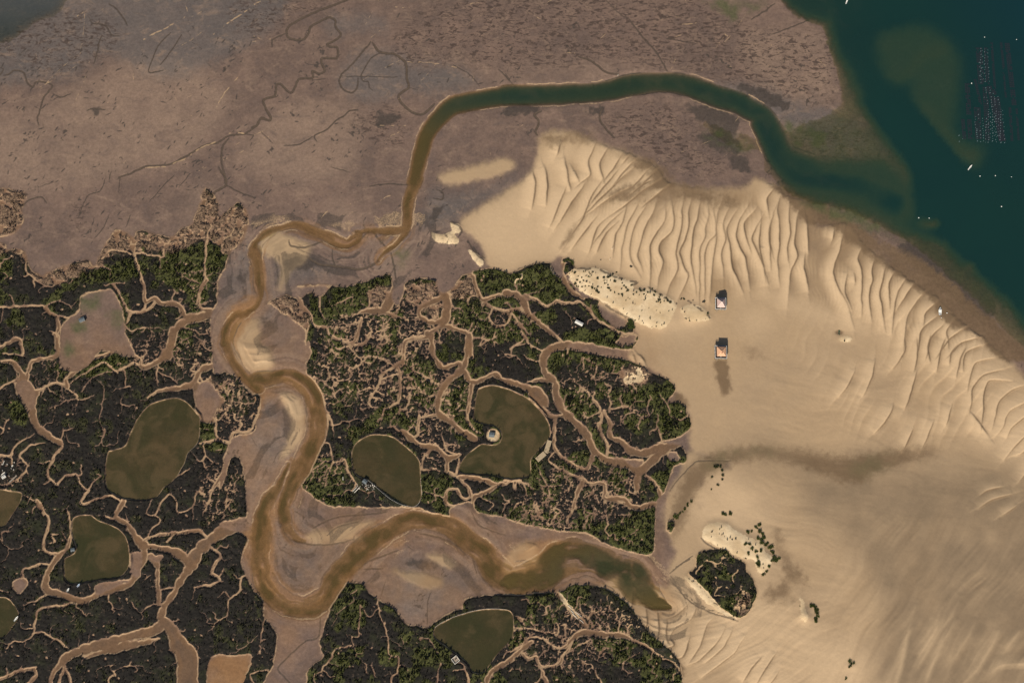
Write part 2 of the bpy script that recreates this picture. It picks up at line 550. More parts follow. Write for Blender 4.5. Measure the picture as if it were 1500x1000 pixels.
POLY = '''
MARSH|B1|-400,430 0,420 30,460 100,455 140,480 160,560 230,600 280,580 400,530 480,515 520,550 560,470 600,400 640,350 700,370 740,390 770,350 940,390 1000,340 1060,310 1100,200 1130,120 1190,190 1210,280 1300,200 1360,270 1330,400 1260,460 1230,560 1190,640 1190,740 1160,790 1150,850 1160,990 1165,1100 1180,1140 1235,1130 1300,1160 1370,1240 1430,1270 1405,1390 1385,1450 1280,1480 1240,1560 1210,1690 1200,1770 1225,1740 1270,1600 1320,1610 1350,1790 1350,1920 1335,1915 1200,1960 1350,2030 1320,2160 1380,2310 1440,2420 1455,2640 1380,2820 1370,3000 -400,3000
MARSH|B1|-400,90 0,120 60,130 140,150 120,230 120,300 90,350 0,380 -400,400
MARSH|D2|-80,500 20,510 60,560 60,640 130,740 110,900 60,1000 50,1200 -80,1200
MARSH|D2|510,455 600,460 640,510 700,550 780,600 840,680 900,690 960,700 1010,660 1100,610 1160,590 1150,570 1180,540 1300,520 1498,515 1560,508 1680,505 1760,463 1880,470 1980,510 2050,560 2120,650 2180,730 2300,830 2340,900 2350,1000 2330,1400 290,1400 300,1000 310,930 390,850 370,780 400,690 430,580 470,490
MARSH|B2|90,745 190,705 260,730 250,660 400,648 480,660 560,650 700,600 745,590 765,650 760,720 800,760 830,700 840,640 900,615 1000,630 1015,690 1090,680 1150,600 1200,590 1230,570 1330,560 1420,590 1400,600 1480,560 1620,525 1640,580 1690,615 1710,600 1700,520 1720,505 1760,560 1710,600 1750,650 1810,720 1880,730 1970,790 2070,840 2095,870 2085,910 2115,930 2110,960 2085,985 2090,1000 1970,990 1850,965 1760,960 1730,1000 1870,1025 2070,1065 2140,1085 2165,1125 2240,1150 2300,1185 2315,1225 2275,1290 2340,1295 2378,1325 2375,1355 2400,1375 2398,1430 2340,1475 2240,1500 2215,1515 2310,1520 2365,1580 2350,1620 2300,1650 2250,1775 2225,1810 2210,1850 2200,2010 2195,2105 2150,2120 2060,2100 1950,2070 1820,2000 1670,1990 1470,1950 1370,1915 1240,1890 1200,1830 1090,1860 1075,1925 1000,1900 900,1865 700,1860 480,1860 400,1845 320,1790 270,1740 290,1670 340,1590 378,1490 385,1390 366,1280 335,1200 305,1140 300,1080 325,1020 310,950 290,970 300,900 240,850 170,800 100,745
MARSH|C3|640,680 700,665 790,695 770,730 740,745 650,710
MARSH|C3|790,740 850,690 940,605 990,660 985,700 925,720 875,850 850,870 830,820
MARSH|C3|735,840 760,830 840,860 845,890 760,905 730,880
MARSH|C3|565,595 600,585 635,605 620,650 570,645
MARSH|C3|770,620 800,610 825,635 800,660 770,650
MARSH|C3|240,345 270,340 295,410 270,415
MARSH|C3|245,285 265,280 260,305
MARSH|C3|140,285 170,280 180,300 160,310
PINK|C3|900,990 930,880 1000,850 1070,800 1085,850 1040,920 960,980
SAND|C3|1000,640 1060,660 1150,690 1110,720 1050,850 1060,930 1100,1000 1040,1240 1000,1300 900,1100 870,980 900,860 960,760
SAND|C3|1130,730 1170,715 1190,740 1195,800 1170,830 1130,860 1110,800
MARSH|D3|1050,310 1060,290 1120,270 1200,270 1250,310 1310,340 1325,390 1365,450 1375,520 1340,600 1290,640 1220,610 1150,550 1080,470 1010,400 1045,365
MARSH|D3|885,115 920,118 930,140 910,175 890,160
MARSH|B2|750,765 790,760 820,790 800,810 760,800
MARSH|B2|945,770 1020,755 1030,800 980,830 950,800
HOLE|C1|85,265 160,250 200,330 190,400 150,420 120,360 90,330
HOLE|C1|1090,270 1150,260 1210,340 1200,400 1160,470 1110,460 1070,370
HOLE|B1|450,700 610,668 640,710 680,790 690,900 730,980 745,1040 680,1040 640,1020 560,1010 520,1050 480,1090 420,1125 340,1110 325,1040 340,860 430,790
HOLE|C1|530,70 560,55 640,60 670,70 600,90 540,95
HOLE|D1|1150,870 1290,845 1380,845 1370,920 1340,1000 1330,1200 1140,1200
HOLE|D1|70,450 115,420 150,470 100,515
HOLE|D1|530,460 700,430 720,440 600,490 530,520
HOLE|D1|720,290 780,290 770,420 720,400
HOLE|D1|800,300 900,300 870,340 830,330
HOLE|B2|230,660 410,650 400,690 370,720 320,690 260,720
HOLE|B3|515,740 545,750 660,830 665,850 640,890 600,880 530,820 510,770
HOLE|C3|600,40 680,0 720,5 715,40 690,60 620,62
HOLE|C3|650,680 760,690 740,725 690,720
HOLE|C3|890,650 940,640 960,690 900,690
POND|C1|820,390 900,360 970,350 1020,370 1060,410 1095,460 1095,540 1080,600 1030,650 1010,710 960,790 900,840 860,890 790,905 700,900 620,870 590,840 580,760 595,650 630,635 690,610 720,540 760,460
POND|D1|400,110 430,85 500,82 540,110 640,150 690,200 710,270 710,350 670,410 600,425 500,440 400,455 360,430 355,370 360,320 410,290 420,250 400,190
POND|C2|560,610 590,580 660,550 760,560 820,600 880,650 915,700 920,800 925,890 890,940 820,930 760,900 710,860 640,800 570,770 545,700 545,650
POND|C2|1240,300 1310,280 1400,300 1498,345 1517,360 1560,400 1610,460 1630,510 1630,560 1590,610 1545,660 1525,690 1520,770 1440,790 1400,790 1300,770 1140,755 1160,680 1250,605 1300,607 1350,600 1368,550 1340,508 1280,492 1220,470 1220,400 1232,330
POND|D2|1000,700 1080,650 1200,610 1300,595 1410,605 1430,660 1420,750 1350,830 1270,935 1210,940 1180,890 1120,840 1050,790 1000,750
POND|C1|-240,840 0,850 60,860 120,870 110,920 60,1000 40,1030 0,1055 -240,1060
POND|D1|-240,520 0,530 50,540 90,590 105,630 80,680 30,740 0,750 -240,760
SAND|B2|1140,330 1150,280 1250,220 1400,120 1500,60 1530,20 1560,-60 1575,-160 1640,-200 1760,-190 1900,-130 2000,-100 2100,-60 2220,0 2280,80 2430,110 2560,115 2700,110 2760,60 2860,100 2940,165 3060,195 3100,320 3260,310 3360,430 3480,530 3540,570 3640,640 3760,720 3910,870 4040,960 4150,1060 4300,1200 4700,1500 5200,1900 5200,3200 2300,3200 2300,2710 2130,2550 2010,2390 1900,2300 2040,2240 2180,2290 2270,2300 2300,2240 2280,2200 2360,2050 2450,1960 2470,1830 2560,1700 2620,1620 2500,1580 2420,1560 2395,1490 2400,1380 2370,1310 2290,1180 2160,1090 2060,1050 2110,940 2090,870 1970,790 1880,730 1710,500 1620,520 1400,580 1290,540 1250,420
SAND|A2|1015,965 1100,935 1200,915 1300,890 1380,868 1440,900 1410,940 1300,975 1150,1005 1060,1010
SAND|B1|1430,400 1498,350 1590,380 1640,400 1700,430 1680,500 1610,560 1570,620 1545,690 1530,660 1540,560 1500,500 1440,470
SAND|D2|290,205 330,170 430,160 520,130 620,110 680,115 560,180 620,200 540,215 450,230 350,235
SAND|D2|760,375 860,390 940,395 1040,430 1030,470 950,480 880,455 820,420
SAND|D2|950,290 1050,300 1110,350 1080,370 990,330
SAND|C1|1290,-60 1420,-80 1420,40 1480,90 1500,180 1420,220 1340,180 1290,110
SAND|C2|150,330 240,330 280,400 290,500 250,600 150,690 200,560 220,470
SAND|D3|460,470 560,500 660,580 720,680 830,760 920,800 900,860 820,830 720,740 600,590
SAND|D3|0,330 60,250 150,230 200,300 180,390 60,450 0,470
SAND|C3|1050,850 1080,810 1110,720 1150,700 1200,720 1200,820 1150,900 1060,930
PALE|B3|330,530 350,545 400,560 480,550 530,560 600,595 680,625 715,635 700,670 760,670 800,670 850,700 900,720 940,760 930,790 900,850 860,890 760,870 700,840 620,790 520,730 440,700 380,650 345,600
PALE|B3|30,600 60,580 140,545 240,535 265,575 280,600 240,610 180,600 100,620 40,640
PALE|D3|1080,210 1095,150 1130,120 1200,120 1270,170 1330,200 1400,220 1420,270 1400,320 1330,320 1260,300 1200,270 1130,230
PALE|D3|980,410 1040,430 1110,500 1160,560 1200,600 1280,640 1270,655 1190,620 1080,540 1000,450
PALE|D3|1190,180 1270,190 1330,230 1370,260 1330,300 1290,290 1220,260
PALE|D3|1380,300 1440,290 1470,320 1440,370 1400,400 1370,370
PALE|D4|262,500 290,570 312,640 300,670 275,640 268,570
PALE|B3|960,770 1060,760 1130,830 1100,840 1000,850
PALE|D3|290,490 340,540 400,630 420,660 390,640 320,570
PALE|C3|650,270 740,260 790,215 740,180 680,180 660,220
PALE|B2|980,360 1040,370 1100,360 1130,420 1080,420 1000,410
PALE|B2|1080,300 1130,320 1140,360 1100,360
PALE|C3|200,680 240,590 260,610 240,660 180,700 165,690
PALE|B2|1180,440 1260,510 1260,550 1220,520
PALE|C2|720,870 800,910 860,940 820,945 740,925 690,880
GREEN|D3|0,88 120,110 280,150 440,180 430,195 300,185 120,150 0,120
GREEN|D2|1240,50 1340,80 1500,95 1500,130 1300,100
GREEN|C2|290,760 340,700 430,680 480,740 490,830 560,930 480,940 400,930 320,880 270,830
GREEN|B2|440,660 560,650 745,590 760,640 650,690 560,720 430,710
GREEN|B2|1210,570 1330,560 1420,600 1480,650 1330,700 1260,690
GREEN|B3|0,610 130,560 270,580 330,610 380,680 290,720 210,750 60,680
GREEN|B3|400,740 520,760 560,830 640,890 700,910 620,910 500,830
GREEN|B3|360,900 560,920 700,930 740,940 700,1000 500,980 380,950
GREEN|B1|920,450 1040,430 1240,440 1220,560 1150,650 1130,740 1080,740 1000,680 900,640 850,560
GREEN|B1|480,560 620,540 740,500 830,560 700,620 560,640 420,620
GREEN|B1|0,480 60,490 60,600 0,640
GREEN|C3|260,90 420,90 520,130 640,150 600,220 500,170 350,150 270,190
GREEN|C3|840,260 940,270 940,330 890,370 700,400 600,390 580,300 720,320
GREEN|C3|810,400 970,380 1020,420 1030,510 960,570 860,580 830,500
GREEN|C3|300,340 420,290 500,400 480,460 380,460
GREEN|C3|480,500 540,620 560,650 600,690 500,640 450,540
GREEN|C2|800,150 950,160 1000,260 1100,320 1180,200 1200,300 1150,430 1080,480 900,350 850,220
GREEN|C2|660,420 740,380 820,420 900,560 740,480 640,540 560,580 640,450
GREEN|B2|1080,800 1180,720 1290,760 1290,850 1380,900 1220,920 1140,870
GREEN|B2|400,750 560,720 640,740 500,830 420,840
GREEN|C1|60,370 130,390 160,470 110,500 40,430
GREEN|C1|320,160 420,140 460,170 380,220 320,250
GREEN|C1|400,160 620,90 720,120 640,200 500,230 420,220
GREEN|C1|1110,490 1180,470 1190,560 1280,620 1200,650 1110,600
GREEN|D2|480,470 600,455 600,500 520,520
GREEN|D2|310,920 350,910 340,1000 290,980
GREEN|D3|540,760 660,760 700,830 660,870 560,810
GREEN|D3|740,850 830,840 870,960 850,1000 760,980
GREEN|D3|1150,600 1280,640 1360,560 1370,500 1250,520
GREEN|D3|560,150 700,60 830,40 820,280 720,270 600,230
GREEN|D3|1010,370 1200,270 1240,300 1100,330
GREEN|C1|1170,280 1240,270 1280,330 1240,350
GREEN|B1|450,720 500,700 560,690 520,760 460,780
GREEN|B1|600,800 650,780 680,820 650,850 610,850
GREEN|C1|340,60 400,55 420,90 370,130
GREEN|B1|410,860 480,850 470,890 430,895
GREEN|D3|300,460 420,470 470,520 340,520
PINK|B1|-100,60 0,110 150,150 170,480 230,590 430,520 520,530 600,380 700,350 960,380 1100,120 1200,180 1380,270 1330,420 1240,470 1190,420 1100,400 1030,440 900,470 760,450 600,480 540,560 430,590 300,640 200,620 100,470 -100,480
PINK|B2|90,740 190,705 260,740 310,820 300,900 200,830
PINK|B2|850,650 1010,640 1010,700 900,740 850,730
PINK|B2|640,680 750,650 760,720 690,750 640,740
PINK|B2|1060,680 1200,600 1220,700 1150,720 1080,720
PINK|B2|950,770 1020,760 1030,800 970,830
PINK|B3|545,750 660,830 650,870 560,800
PINK|C3|640,30 720,10 710,50 640,60
PINK|B2|280,650 400,650 370,700 300,690
PINK|C3|660,185 780,180 800,230 720,280 640,270 640,220
PINK|D3|1260,560 1330,500 1350,560 1290,630
PINK|C1|1150,470 1100,280 1180,250 1220,340 1180,460
PINK|C3|950,850 1090,790 1070,900 960,950 900,990
PINK|D3|930,70 1000,0 1040,0 1000,60 940,100
PINK|B2|410,280 440,250 480,210 530,200 560,250 600,290 560,320 470,310
PINK|B2|20,290 80,220 150,215 160,280 100,300 40,310
PINK|B2|200,230 240,225 240,280 200,280
GRASS|A3|-200,-60 900,-60 1150,60 1300,120 1400,300 1500,480 1400,520 1200,470 1000,400 800,380 500,340 100,390 -300,330 -560,380 -600,200
GRASS|A3|560,610 800,570 1000,620 1080,680 1040,760 1100,800 1200,860 1180,960 1000,960 850,880 700,800 560,720
GRASS|A4|-60,150 200,170 400,190 460,330 500,460 420,560 250,540 60,470 -60,420
GRASS|A4|240,700 500,640 640,720 680,860 500,880 300,830
GRASS|B4|800,470 880,400 1050,430 1200,560 1340,760 1330,820 1250,830 1100,690 950,570
GRASS|A3|1300,480 1500,520 1560,600 1400,530
GRASS|A2|560,620 830,600 830,800 700,780 560,720
GRASS|A1|-60,200 300,60 600,100 660,240 500,360 300,420 100,330 -60,300
GRASS|A2|-100,0 500,0 200,120 150,220 -100,160
GRASS|B1|380,230 480,180 470,290 400,370 360,360
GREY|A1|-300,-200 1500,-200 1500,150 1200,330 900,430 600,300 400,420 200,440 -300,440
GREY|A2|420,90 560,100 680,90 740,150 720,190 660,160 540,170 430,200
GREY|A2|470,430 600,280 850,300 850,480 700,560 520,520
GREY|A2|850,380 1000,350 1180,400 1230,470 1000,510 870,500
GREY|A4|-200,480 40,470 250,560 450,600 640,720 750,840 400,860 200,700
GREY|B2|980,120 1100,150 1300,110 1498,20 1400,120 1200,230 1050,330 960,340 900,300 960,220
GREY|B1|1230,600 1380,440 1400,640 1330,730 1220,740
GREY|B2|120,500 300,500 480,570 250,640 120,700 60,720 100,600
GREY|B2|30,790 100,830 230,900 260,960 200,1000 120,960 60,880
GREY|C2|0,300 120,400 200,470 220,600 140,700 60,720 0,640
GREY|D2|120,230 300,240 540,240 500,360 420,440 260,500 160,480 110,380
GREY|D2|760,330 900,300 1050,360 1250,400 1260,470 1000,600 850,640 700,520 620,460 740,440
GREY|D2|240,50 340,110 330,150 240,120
WET2|A3|180,760 400,730 560,800 700,840 860,900 900,1010 820,1000 700,900 560,830 400,780 220,810
WET2|B3|560,130 700,100 900,90 1100,130 1240,170 1300,200 1200,220 1000,160 860,180 700,190 560,180
WET|B4|100,110 300,130 520,290 700,450 880,560 1010,640 1180,800 1330,960 1460,1060 1350,1040 1200,900 1080,870 960,720 860,640 700,540 560,430 420,320 300,310 200,180
WET|C3|1150,150 1210,150 1225,320 1190,330 1165,230
MWET|A1|3689,2996 3670,2884 3708,2734 3764,2603 3857,2502 4045,2453 4307,2457 4606,2502 4831,2479 5056,2453 5187,2457 5093,2502 4869,2569 4681,2651 4494,2599 4307,2524 4082,2524 3914,2584 3820,2696 3756,2846
MWET|A1|3970,2472 4157,2457 4419,2479 4681,2517 4869,2487 5131,2460 5018,2502 4794,2577 4644,2622 4419,2547 4157,2502
SWET|C4|0,560 100,575 250,620 400,680 520,740 620,640 720,640 800,650 920,650 1040,640 900,680 760,760 640,800 500,760 440,850 300,800 180,740 60,700 0,720
SWET|C3|1000,680 1100,640 1300,625 1500,630 1500,700 1300,660 1150,690 1050,720 980,800 880,900 860,980 850,900
SWET|C4|300,760 700,800 1100,700 1500,760 1700,900 1700,1900 800,1900 700,1500 500,1100 300,1000
SWET|C4|560,940 620,925 800,935 700,960
WET2|D4|100,170 140,140 180,260 240,370 340,480 200,420 160,300
SWET|D4|700,1000 800,700 1000,420 1200,260 1498,150 1600,300 1500,700 1200,1100 700,1200
WET2|C3|1240,60 1350,70 1440,120 1400,130 1300,95
WET|D3|860,980 900,900 1000,920 900,1000
WET|B3|290,460 380,320 405,300 395,340 320,450
WET|C3|940,310 1000,360 1000,400 930,370
WET2|D4|60,520 200,440 250,480 240,560 120,560
OCHRE|D2|-80,200 60,100 100,20 140,40 110,200 120,400 200,520 320,540 420,460 540,330 640,230 760,170 840,170 800,240 680,280 620,350 560,420 420,560 320,620 200,620 60,560 0,420
OCHRE|D2|640,250 800,190 840,230 800,260 700,290 620,350
OCHRE|C2|0,280 100,290 150,330 120,360 60,340 20,480 -20,560 -60,560 0,400
OCHRE|C2|120,200 260,240 340,340 360,460 340,600 260,780 200,900 160,1000 60,1040 100,940 200,780 300,600 320,440 260,320 140,260
OCHRE|C1|1240,60 1300,170 1400,260 1480,300 1400,520 1370,580 1420,400 1300,230 1230,130
OCHRE|B1|1250,780 1400,700 1430,760 1360,860 1300,960 1220,980 1240,870
OCHRE|D1|1380,100 1500,0 1500,560 1400,300
OCHRE|D2|1080,120 1300,230 1400,300 1498,350 1498,480 1300,370 1200,240
OCHRE|D3|0,300 130,220 300,210 360,250 160,420 0,480
OCHRE|D1|1260,850 1370,850 1360,890 1320,940 1280,930 1260,890
OCHRE|D1|1140,870 1300,845 1380,845 1340,1100 1140,1100
WALG|A1|3857,2517 4045,2457 4307,2464 4232,2502 4045,2509 3895,2584
WALG|A1|4644,2584 4756,2502 4906,2487 4869,2562 4756,2622
WET|B4|520,290 700,445 880,550 1010,630 1180,790 1330,950 1500,1080 1560,1060 1400,900 1200,730 1040,590 900,490 760,430 560,305
ALGAE|A4|-260,0 -120,0 0,20 100,0 -20,80 -100,110 -160,60
ALGAE|B4|900,300 1000,280 1060,330 1150,420 1240,520 1340,640 1498,780 1498,900 1300,650 1100,440 960,370
ALGAE|B1|440,700 500,690 560,690 540,760 460,790
ALGAE|B1|590,800 650,770 690,820 660,870 610,860
ALGAE|B1|400,850 480,850 470,900 410,900
ALGAE|C1|350,60 410,55 420,100 370,130
ALGAE|B2|780,470 860,460 840,540 800,560
ALGAE|A4|180,680 300,680 480,780 440,870 260,850
ALGAE|B4|170,80 300,100 500,160 700,250 900,400 760,380 520,300 340,240 200,150
ALGAE|A3|1080,700 1250,740 1380,800 1300,830 1140,790
DARKMUD|A3|1270,490 1340,470 1440,500 1560,580 1520,600 1400,560
DARKMUD|A3|800,560 1100,590 1280,650 1240,720 1100,680 980,590
DARKMUD|A3|1060,720 1250,730 1280,830 1160,830 1080,780
DARKMUD|B4|800,440 900,410 1050,450 1210,560 1340,770 1320,840 1220,820 1080,690 900,540
DARKMUD|A3|1240,860 1330,880 1340,940 1250,930
DARKMUD|A3|0,590 100,580 300,590 520,580 540,640 400,590 200,610 0,640
DARKMUD|B2|40,800 100,850 120,900 60,880
DARKMUD|B1|1310,590 1350,570 1360,620 1320,640
DARKMUD|B2|950,300 1030,200 1040,240 970,320
DARKMUD|B2|170,510 300,500 340,540 200,570
DARKMUD|D2|820,330 940,330 1060,370 940,370
DARKMUD|A2|700,620 830,640 800,660 680,700
DARKMUD|A1|480,590 580,600 520,625
'''
DEPTH = '''
-.8|7|A1|-500,-300 420,-300 330,40 200,110 120,170 0,230 -500,260
-.14|9|A4|160,-300 160,0 240,60 330,100 410,110 440,220 480,400 500,520 420,620 300,650 220,690 190,740 150,790 60,900 160,1010 300,1060 420,1090 560,1150 720,1240 860,1320 960,1410 1080,1540 1200,1640 1340,1780 1500,1930 1900,2300 1900,-300
-.6|12|A4|440,-300 425,110 455,230 500,400 560,560 640,700 690,780 720,870 640,880 560,885 400,885 250,860 190,760 130,830 120,940 200,1020 330,1070 520,1120 700,1200 860,1290 980,1360 1120,1450 1260,1570 1400,1700 1600,1900 1900,2100 1900,-300
-1.6|7|A4|220,830 320,880 560,888 720,893 840,980 880,1080 860,1270 700,1190 500,1110 300,1080 200,1000
-3.5|8|A4|450,-300 440,100 480,270 555,400 630,560 700,690 780,800 860,870 900,950 880,1040 900,1180 860,1250 940,1280 1060,1310 1150,1420 1260,1500 1360,1600 1600,1860 1900,1900 1900,-300
-3.0|6|A4|170,-100 240,50 330,95 440,100 440,-100
-1.7|10|A4|700,180 950,140 1120,250 1160,400 1140,560 1130,760 1280,790 1280,880 1230,930 1180,900 1090,800 980,650 890,520 880,440 800,470 740,420 690,330
-1.1|6|A4|890,470 930,540 1000,610 1060,690 1160,790 1240,850 1230,895 1170,880 1070,770 970,640 900,540
-1.3|6|A4|900,310 960,270 1060,240 1080,290 960,330 880,410 830,445 760,430 730,390 800,410 860,380
-4.5|10|A4|450,-300 900,-300 1600,-300 1600,200 1200,180 1000,60 700,120 560,100
-4.5|8|A4|500,430 600,530 740,560 900,640 1050,800 1200,1000 1400,1250 1600,1450 1700,1700 1400,1580 1200,1420 1060,1290 960,1240 920,1000 800,780 680,620
-0.35|5|B4|900,300 1000,280 1050,310 1020,340 940,330
-0.3|5|B4|1170,530 1230,530 1230,580 1180,570
-0.3|6|B4|1350,720 1400,740 1460,820 1430,830
-.05|4|A3|1070,650 1200,690 1400,760 1430,840 1300,840 1180,780 1090,720
'''
WRACK = '''
B3|4|375,545 430,562 500,550 540,575 600,603 660,625 725,632 700,648
B3|4|740,682 790,665 850,700 900,735 935,752
B3|3|960,720 1010,738 1060,778 1110,820 1130,838
B3|3|320,520 330,560 345,600
B3|3|20,600 60,570 140,540 240,530 262,575
D3|1.6|1080,205 1110,235 1150,258 1200,270 1260,300
D3|1.6|900,400 930,370 1000,330 1060,300
D3|1.6|905,410 960,490 1050,560 1150,610 1270,655
D3|1.2|990,415 1050,450 1110,520 1170,580
B2|3|1185,410 1230,470 1270,500
B2|3|1075,300 1130,320 1150,350 1130,390
B3|3|520,740 600,790 690,840 715,860
C3|3|640,590 690,600 740,620
A3|3|1100,300 1180,330 1240,380
D3|1.6|690,590 700,640 660,600
'''
RIPPLE = '''
B3|300,0 700,0 900,80 1480,200 1480,600 1100,690 880,640 560,450 380,300
B4|0,200 300,230 520,330 800,600 1100,800 1300,960 1000,1000 500,800 200,700 0,600
'''
GOLD = '''
C3|1120,700 1200,740 1400,900 1300,1080 1150,1060 1100,850
B2|1180,330 1260,220 1420,130 1560,-40 1700,-160 1900,-80 2100,60 2200,240 2000,480 1700,480 1400,540 1290,500
B3|300,100 700,220 1000,300 1300,400 1100,640 800,560 500,430 300,330
B4|0,300 300,420 600,620 900,820 600,900 200,760 0,640
D4|-60,480 150,560 350,720 620,860 700,1100 100,1100 -200,800
B3|650,740 800,830 960,760 1150,850 900,920 720,900
B2|1200,250 1400,180 1560,330 1480,540 1300,500
B4|0,780 120,820 60,900 -60,900
C4|1150,500 1300,560 1500,400 1600,700 1300,640
C3|960,880 1100,850 1300,900 1500,1000 1300,1080 1100,1060
'''
TAN = '''
A1|-100,650 300,560 650,360 1000,330 1250,500 1150,750 900,900 500,1000 200,1060 -100,1000
A4|-60,180 200,170 420,200 460,420 430,540 250,560 40,440
A3|-400,420 0,390 500,360 900,380 1250,470 1400,560 1100,430 500,440 -100,450
B1|-100,-60 500,-60 450,60 200,120 -100,120
B1|560,330 700,330 960,360 1050,240 1100,120 1160,100 1180,180 1080,280 980,390 700,370 600,420
B2|380,220 480,180 580,230 620,320 460,330
B2|700,400 850,420 860,620 720,560
B2|920,330 1150,330 1180,440 1000,420
A2|400,560 600,600 560,900 300,1000 -100,900 100,620
D2|880,450 1100,480 1000,650 860,640 700,520
C2|0,520 120,460 220,600 180,860 60,960 -100,800
'''

# ---------------------------------------------------------------- camera model and map mapping
W, H = 1500.0, 1000.0
HF = math.radians(55)
FPX = (W / 2) / math.tan(HF / 2)
TILT = math.radians(14)
DIST = 936.0
CAM = np.array([0, -DIST * math.sin(TILT), DIST * math.cos(TILT)])
RGT = np.array([1.0, 0, 0]); UP = np.array([0, math.cos(TILT), math.sin(TILT)])
FWD = np.array([0, math.sin(TILT), -math.cos(TILT)])


def w2p(x, y, z=0.0):
    dx = x - CAM[0]; dy = y - CAM[1]; dz = z - CAM[2]
    u = dx; v = dy * UP[1] + dz * UP[2]; d = dy * FWD[1] + dz * FWD[2]
    return W / 2 + FPX * u / d, H / 2 - FPX * v / d


def p2w(px, py, z=0.0):
    u = (px - W / 2) / FPX; v = (H / 2 - py) / FPX
    d = FWD + u * RGT + v * UP
    t = (z - CAM[2]) / d[2]
    p = CAM + t * d
    return float(p[0]), float(p[1])


# ---------------------------------------------------------------- map rasters (one cell per survey pixel)
PAD = 130
NX, NY = 1500 + 2 * PAD, 1000 + 2 * PAD
YY, XX = np.mgrid[0:NY, 0:NX].astype(np.float32)
XX -= PAD; YY -= PAD


def parse(txt, tagged=False):
    out = []
    for ln in txt.strip().split('\n'):
        a, b, c = ln.split('|')[-3:] if ln.count('|') == 2 else (None,) * 3
        if a is None:
            q = ln.split('|'); a, b, c = q[0], q[1], q[2]
        out.append((a, b, c))
    return out


def pts_of(tag, txt, dw=None):
    ox, oy = ORG[tag]
    r = []
    for t in txt.split():
        q = [float(v) for v in t.split(',')]
        r.append((ox + q[0] * K, oy + q[1] * K, (q[2] if len(q) > 2 else (dw or 0)) * K))
    return np.array(r)


def crspline(p, step=2.5, closed=False):
    n = len(p)
    if n < 3 and not closed:
        L = np.linalg.norm(p[1, :2] - p[0, :2]); m = max(2, int(L / step))
        t = np.linspace(0, 1, m)[:, None]
        return p[0] * (1 - t) + p[1] * t
    out = []
    rngk = range(n) if closed else range(n - 1)
    for i in rngk:
        if closed:
            a, b, c, d = p[(i - 1) % n], p[i], p[(i + 1) % n], p[(i + 2) % n]
        else:
            a, b, c, d = p[max(i - 1, 0)], p[i], p[i + 1], p[min(i + 2, n - 1)]
        m = max(1, int(np.linalg.norm(c[:2] - b[:2]) / step))
        t = (np.arange(m) / m)[:, None]
        # damped Catmull-Rom
        m1 = (c - a) * .42; m2 = (d - b) * .42
        t2, t3 = t * t, t * t * t
        out.append((2 * t3 - 3 * t2 + 1) * b + (t3 - 2 * t2 + t) * m1 + (-2 * t3 + 3 * t2) * c + (t3 - t2) * m2)
    if not closed:
        out.append(p[-1:])
    return np.concatenate(out)


_TB = {}


def vnoise(x, y, seed=0):
    r = _TB.get(seed)
    if r is None: r = _TB[seed] = np.random.default_rng(seed).random((256, 256), dtype=np.float32)
    xi = np.floor(x).astype(np.int32); yi = np.floor(y).astype(np.int32)
    fx = (x - xi).astype(np.float32); fy = (y - yi).astype(np.float32)
    fx = fx * fx * fx * (fx * (fx * 6 - 15) + 10); fy = fy * fy * fy * (fy * (fy * 6 - 15) + 10)
    x0 = xi & 255; x1 = (xi + 1) & 255; y0 = yi & 255; y1 = (yi + 1) & 255
    a = r[y0, x0]; b = r[y0, x1]; c = r[y1, x0]; d = r[y1, x1]
    return (a + (b - a) * fx) * (1 - fy) + (c + (d - c) * fx) * fy


def fbm(x, y, scale, octv=4, seed=0, gain=.5):
    s = np.zeros(np.broadcast(x, y).shape, np.float32); a = 1.0; tot = 0; f = 1.0 / scale
    for o in range(octv):
        s += a * vnoise(x * f + o * 17.3, y * f + o * 9.1, seed + o); tot += a
        a *= gain; f *= 2.03
    return s / tot


def sst(a, b, x):
    t = np.clip((x - a) / (b - a), 0, 1)
    return t * t * (3 - 2 * t)


def win(x0, y0, x1, y1):
    return (slice(max(0, int(y0 + PAD)), min(NY, int(y1 + PAD) + 2)), slice(max(0, int(x0 + PAD)), min(NX, int(x1 + PAD) + 2)))


def stroke(E, p, pad=8.0, T=None):
    """E = min over segments of (distance - half width); T = max of half width * (1 - t^2)."""
    for i in range(len(p) - 1):
        ax, ay, aw = p[i]; bx, by, bw = p[i + 1]
        R = max(aw, bw) + pad
        s = win(min(ax, bx) - R, min(ay, by) - R, max(ax, bx) + R, max(ay, by) + R)
        if s[0].start >= s[0].stop or s[1].start >= s[1].stop: continue
        X = XX[s]; Y = YY[s]
        dx, dy = bx - ax, by - ay
        L2 = dx * dx + dy * dy + 1e-9
        t = np.clip(((X - ax) * dx + (Y - ay) * dy) / L2, 0, 1)
        d = np.hypot(X - ax - t * dx, Y - ay - t * dy)
        w = aw + (bw - aw) * t
        np.minimum(E[s], d - w, out=E[s])
        if T is not None:
            np.maximum(T[s], 1 - (d / np.maximum(w, .01)) ** 2, out=T[s])


def fill(poly):
    m = np.zeros((NY, NX), bool)
    x = poly[:, 0] + PAD; y = poly[:, 1] + PAD
    x2 = np.roll(x, -1); y2 = np.roll(y, -1)
    r0 = max(0, int(y.min())); r1 = min(NY - 1, int(y.max()) + 1)
    for r in range(r0, r1 + 1):
        c = (y <= r) != (y2 <= r)
        if not c.any(): continue
        xs = np.sort(x[c] + (r - y[c]) * (x2[c] - x[c]) / (y2[c] - y[c]))
        for k in range(0, len(xs) - 1, 2):
            a = max(0, int(math.ceil(xs[k]))); b = min(NX, int(xs[k + 1]) + 1)
            if b > a: m[r, a:b] ^= True
    return m


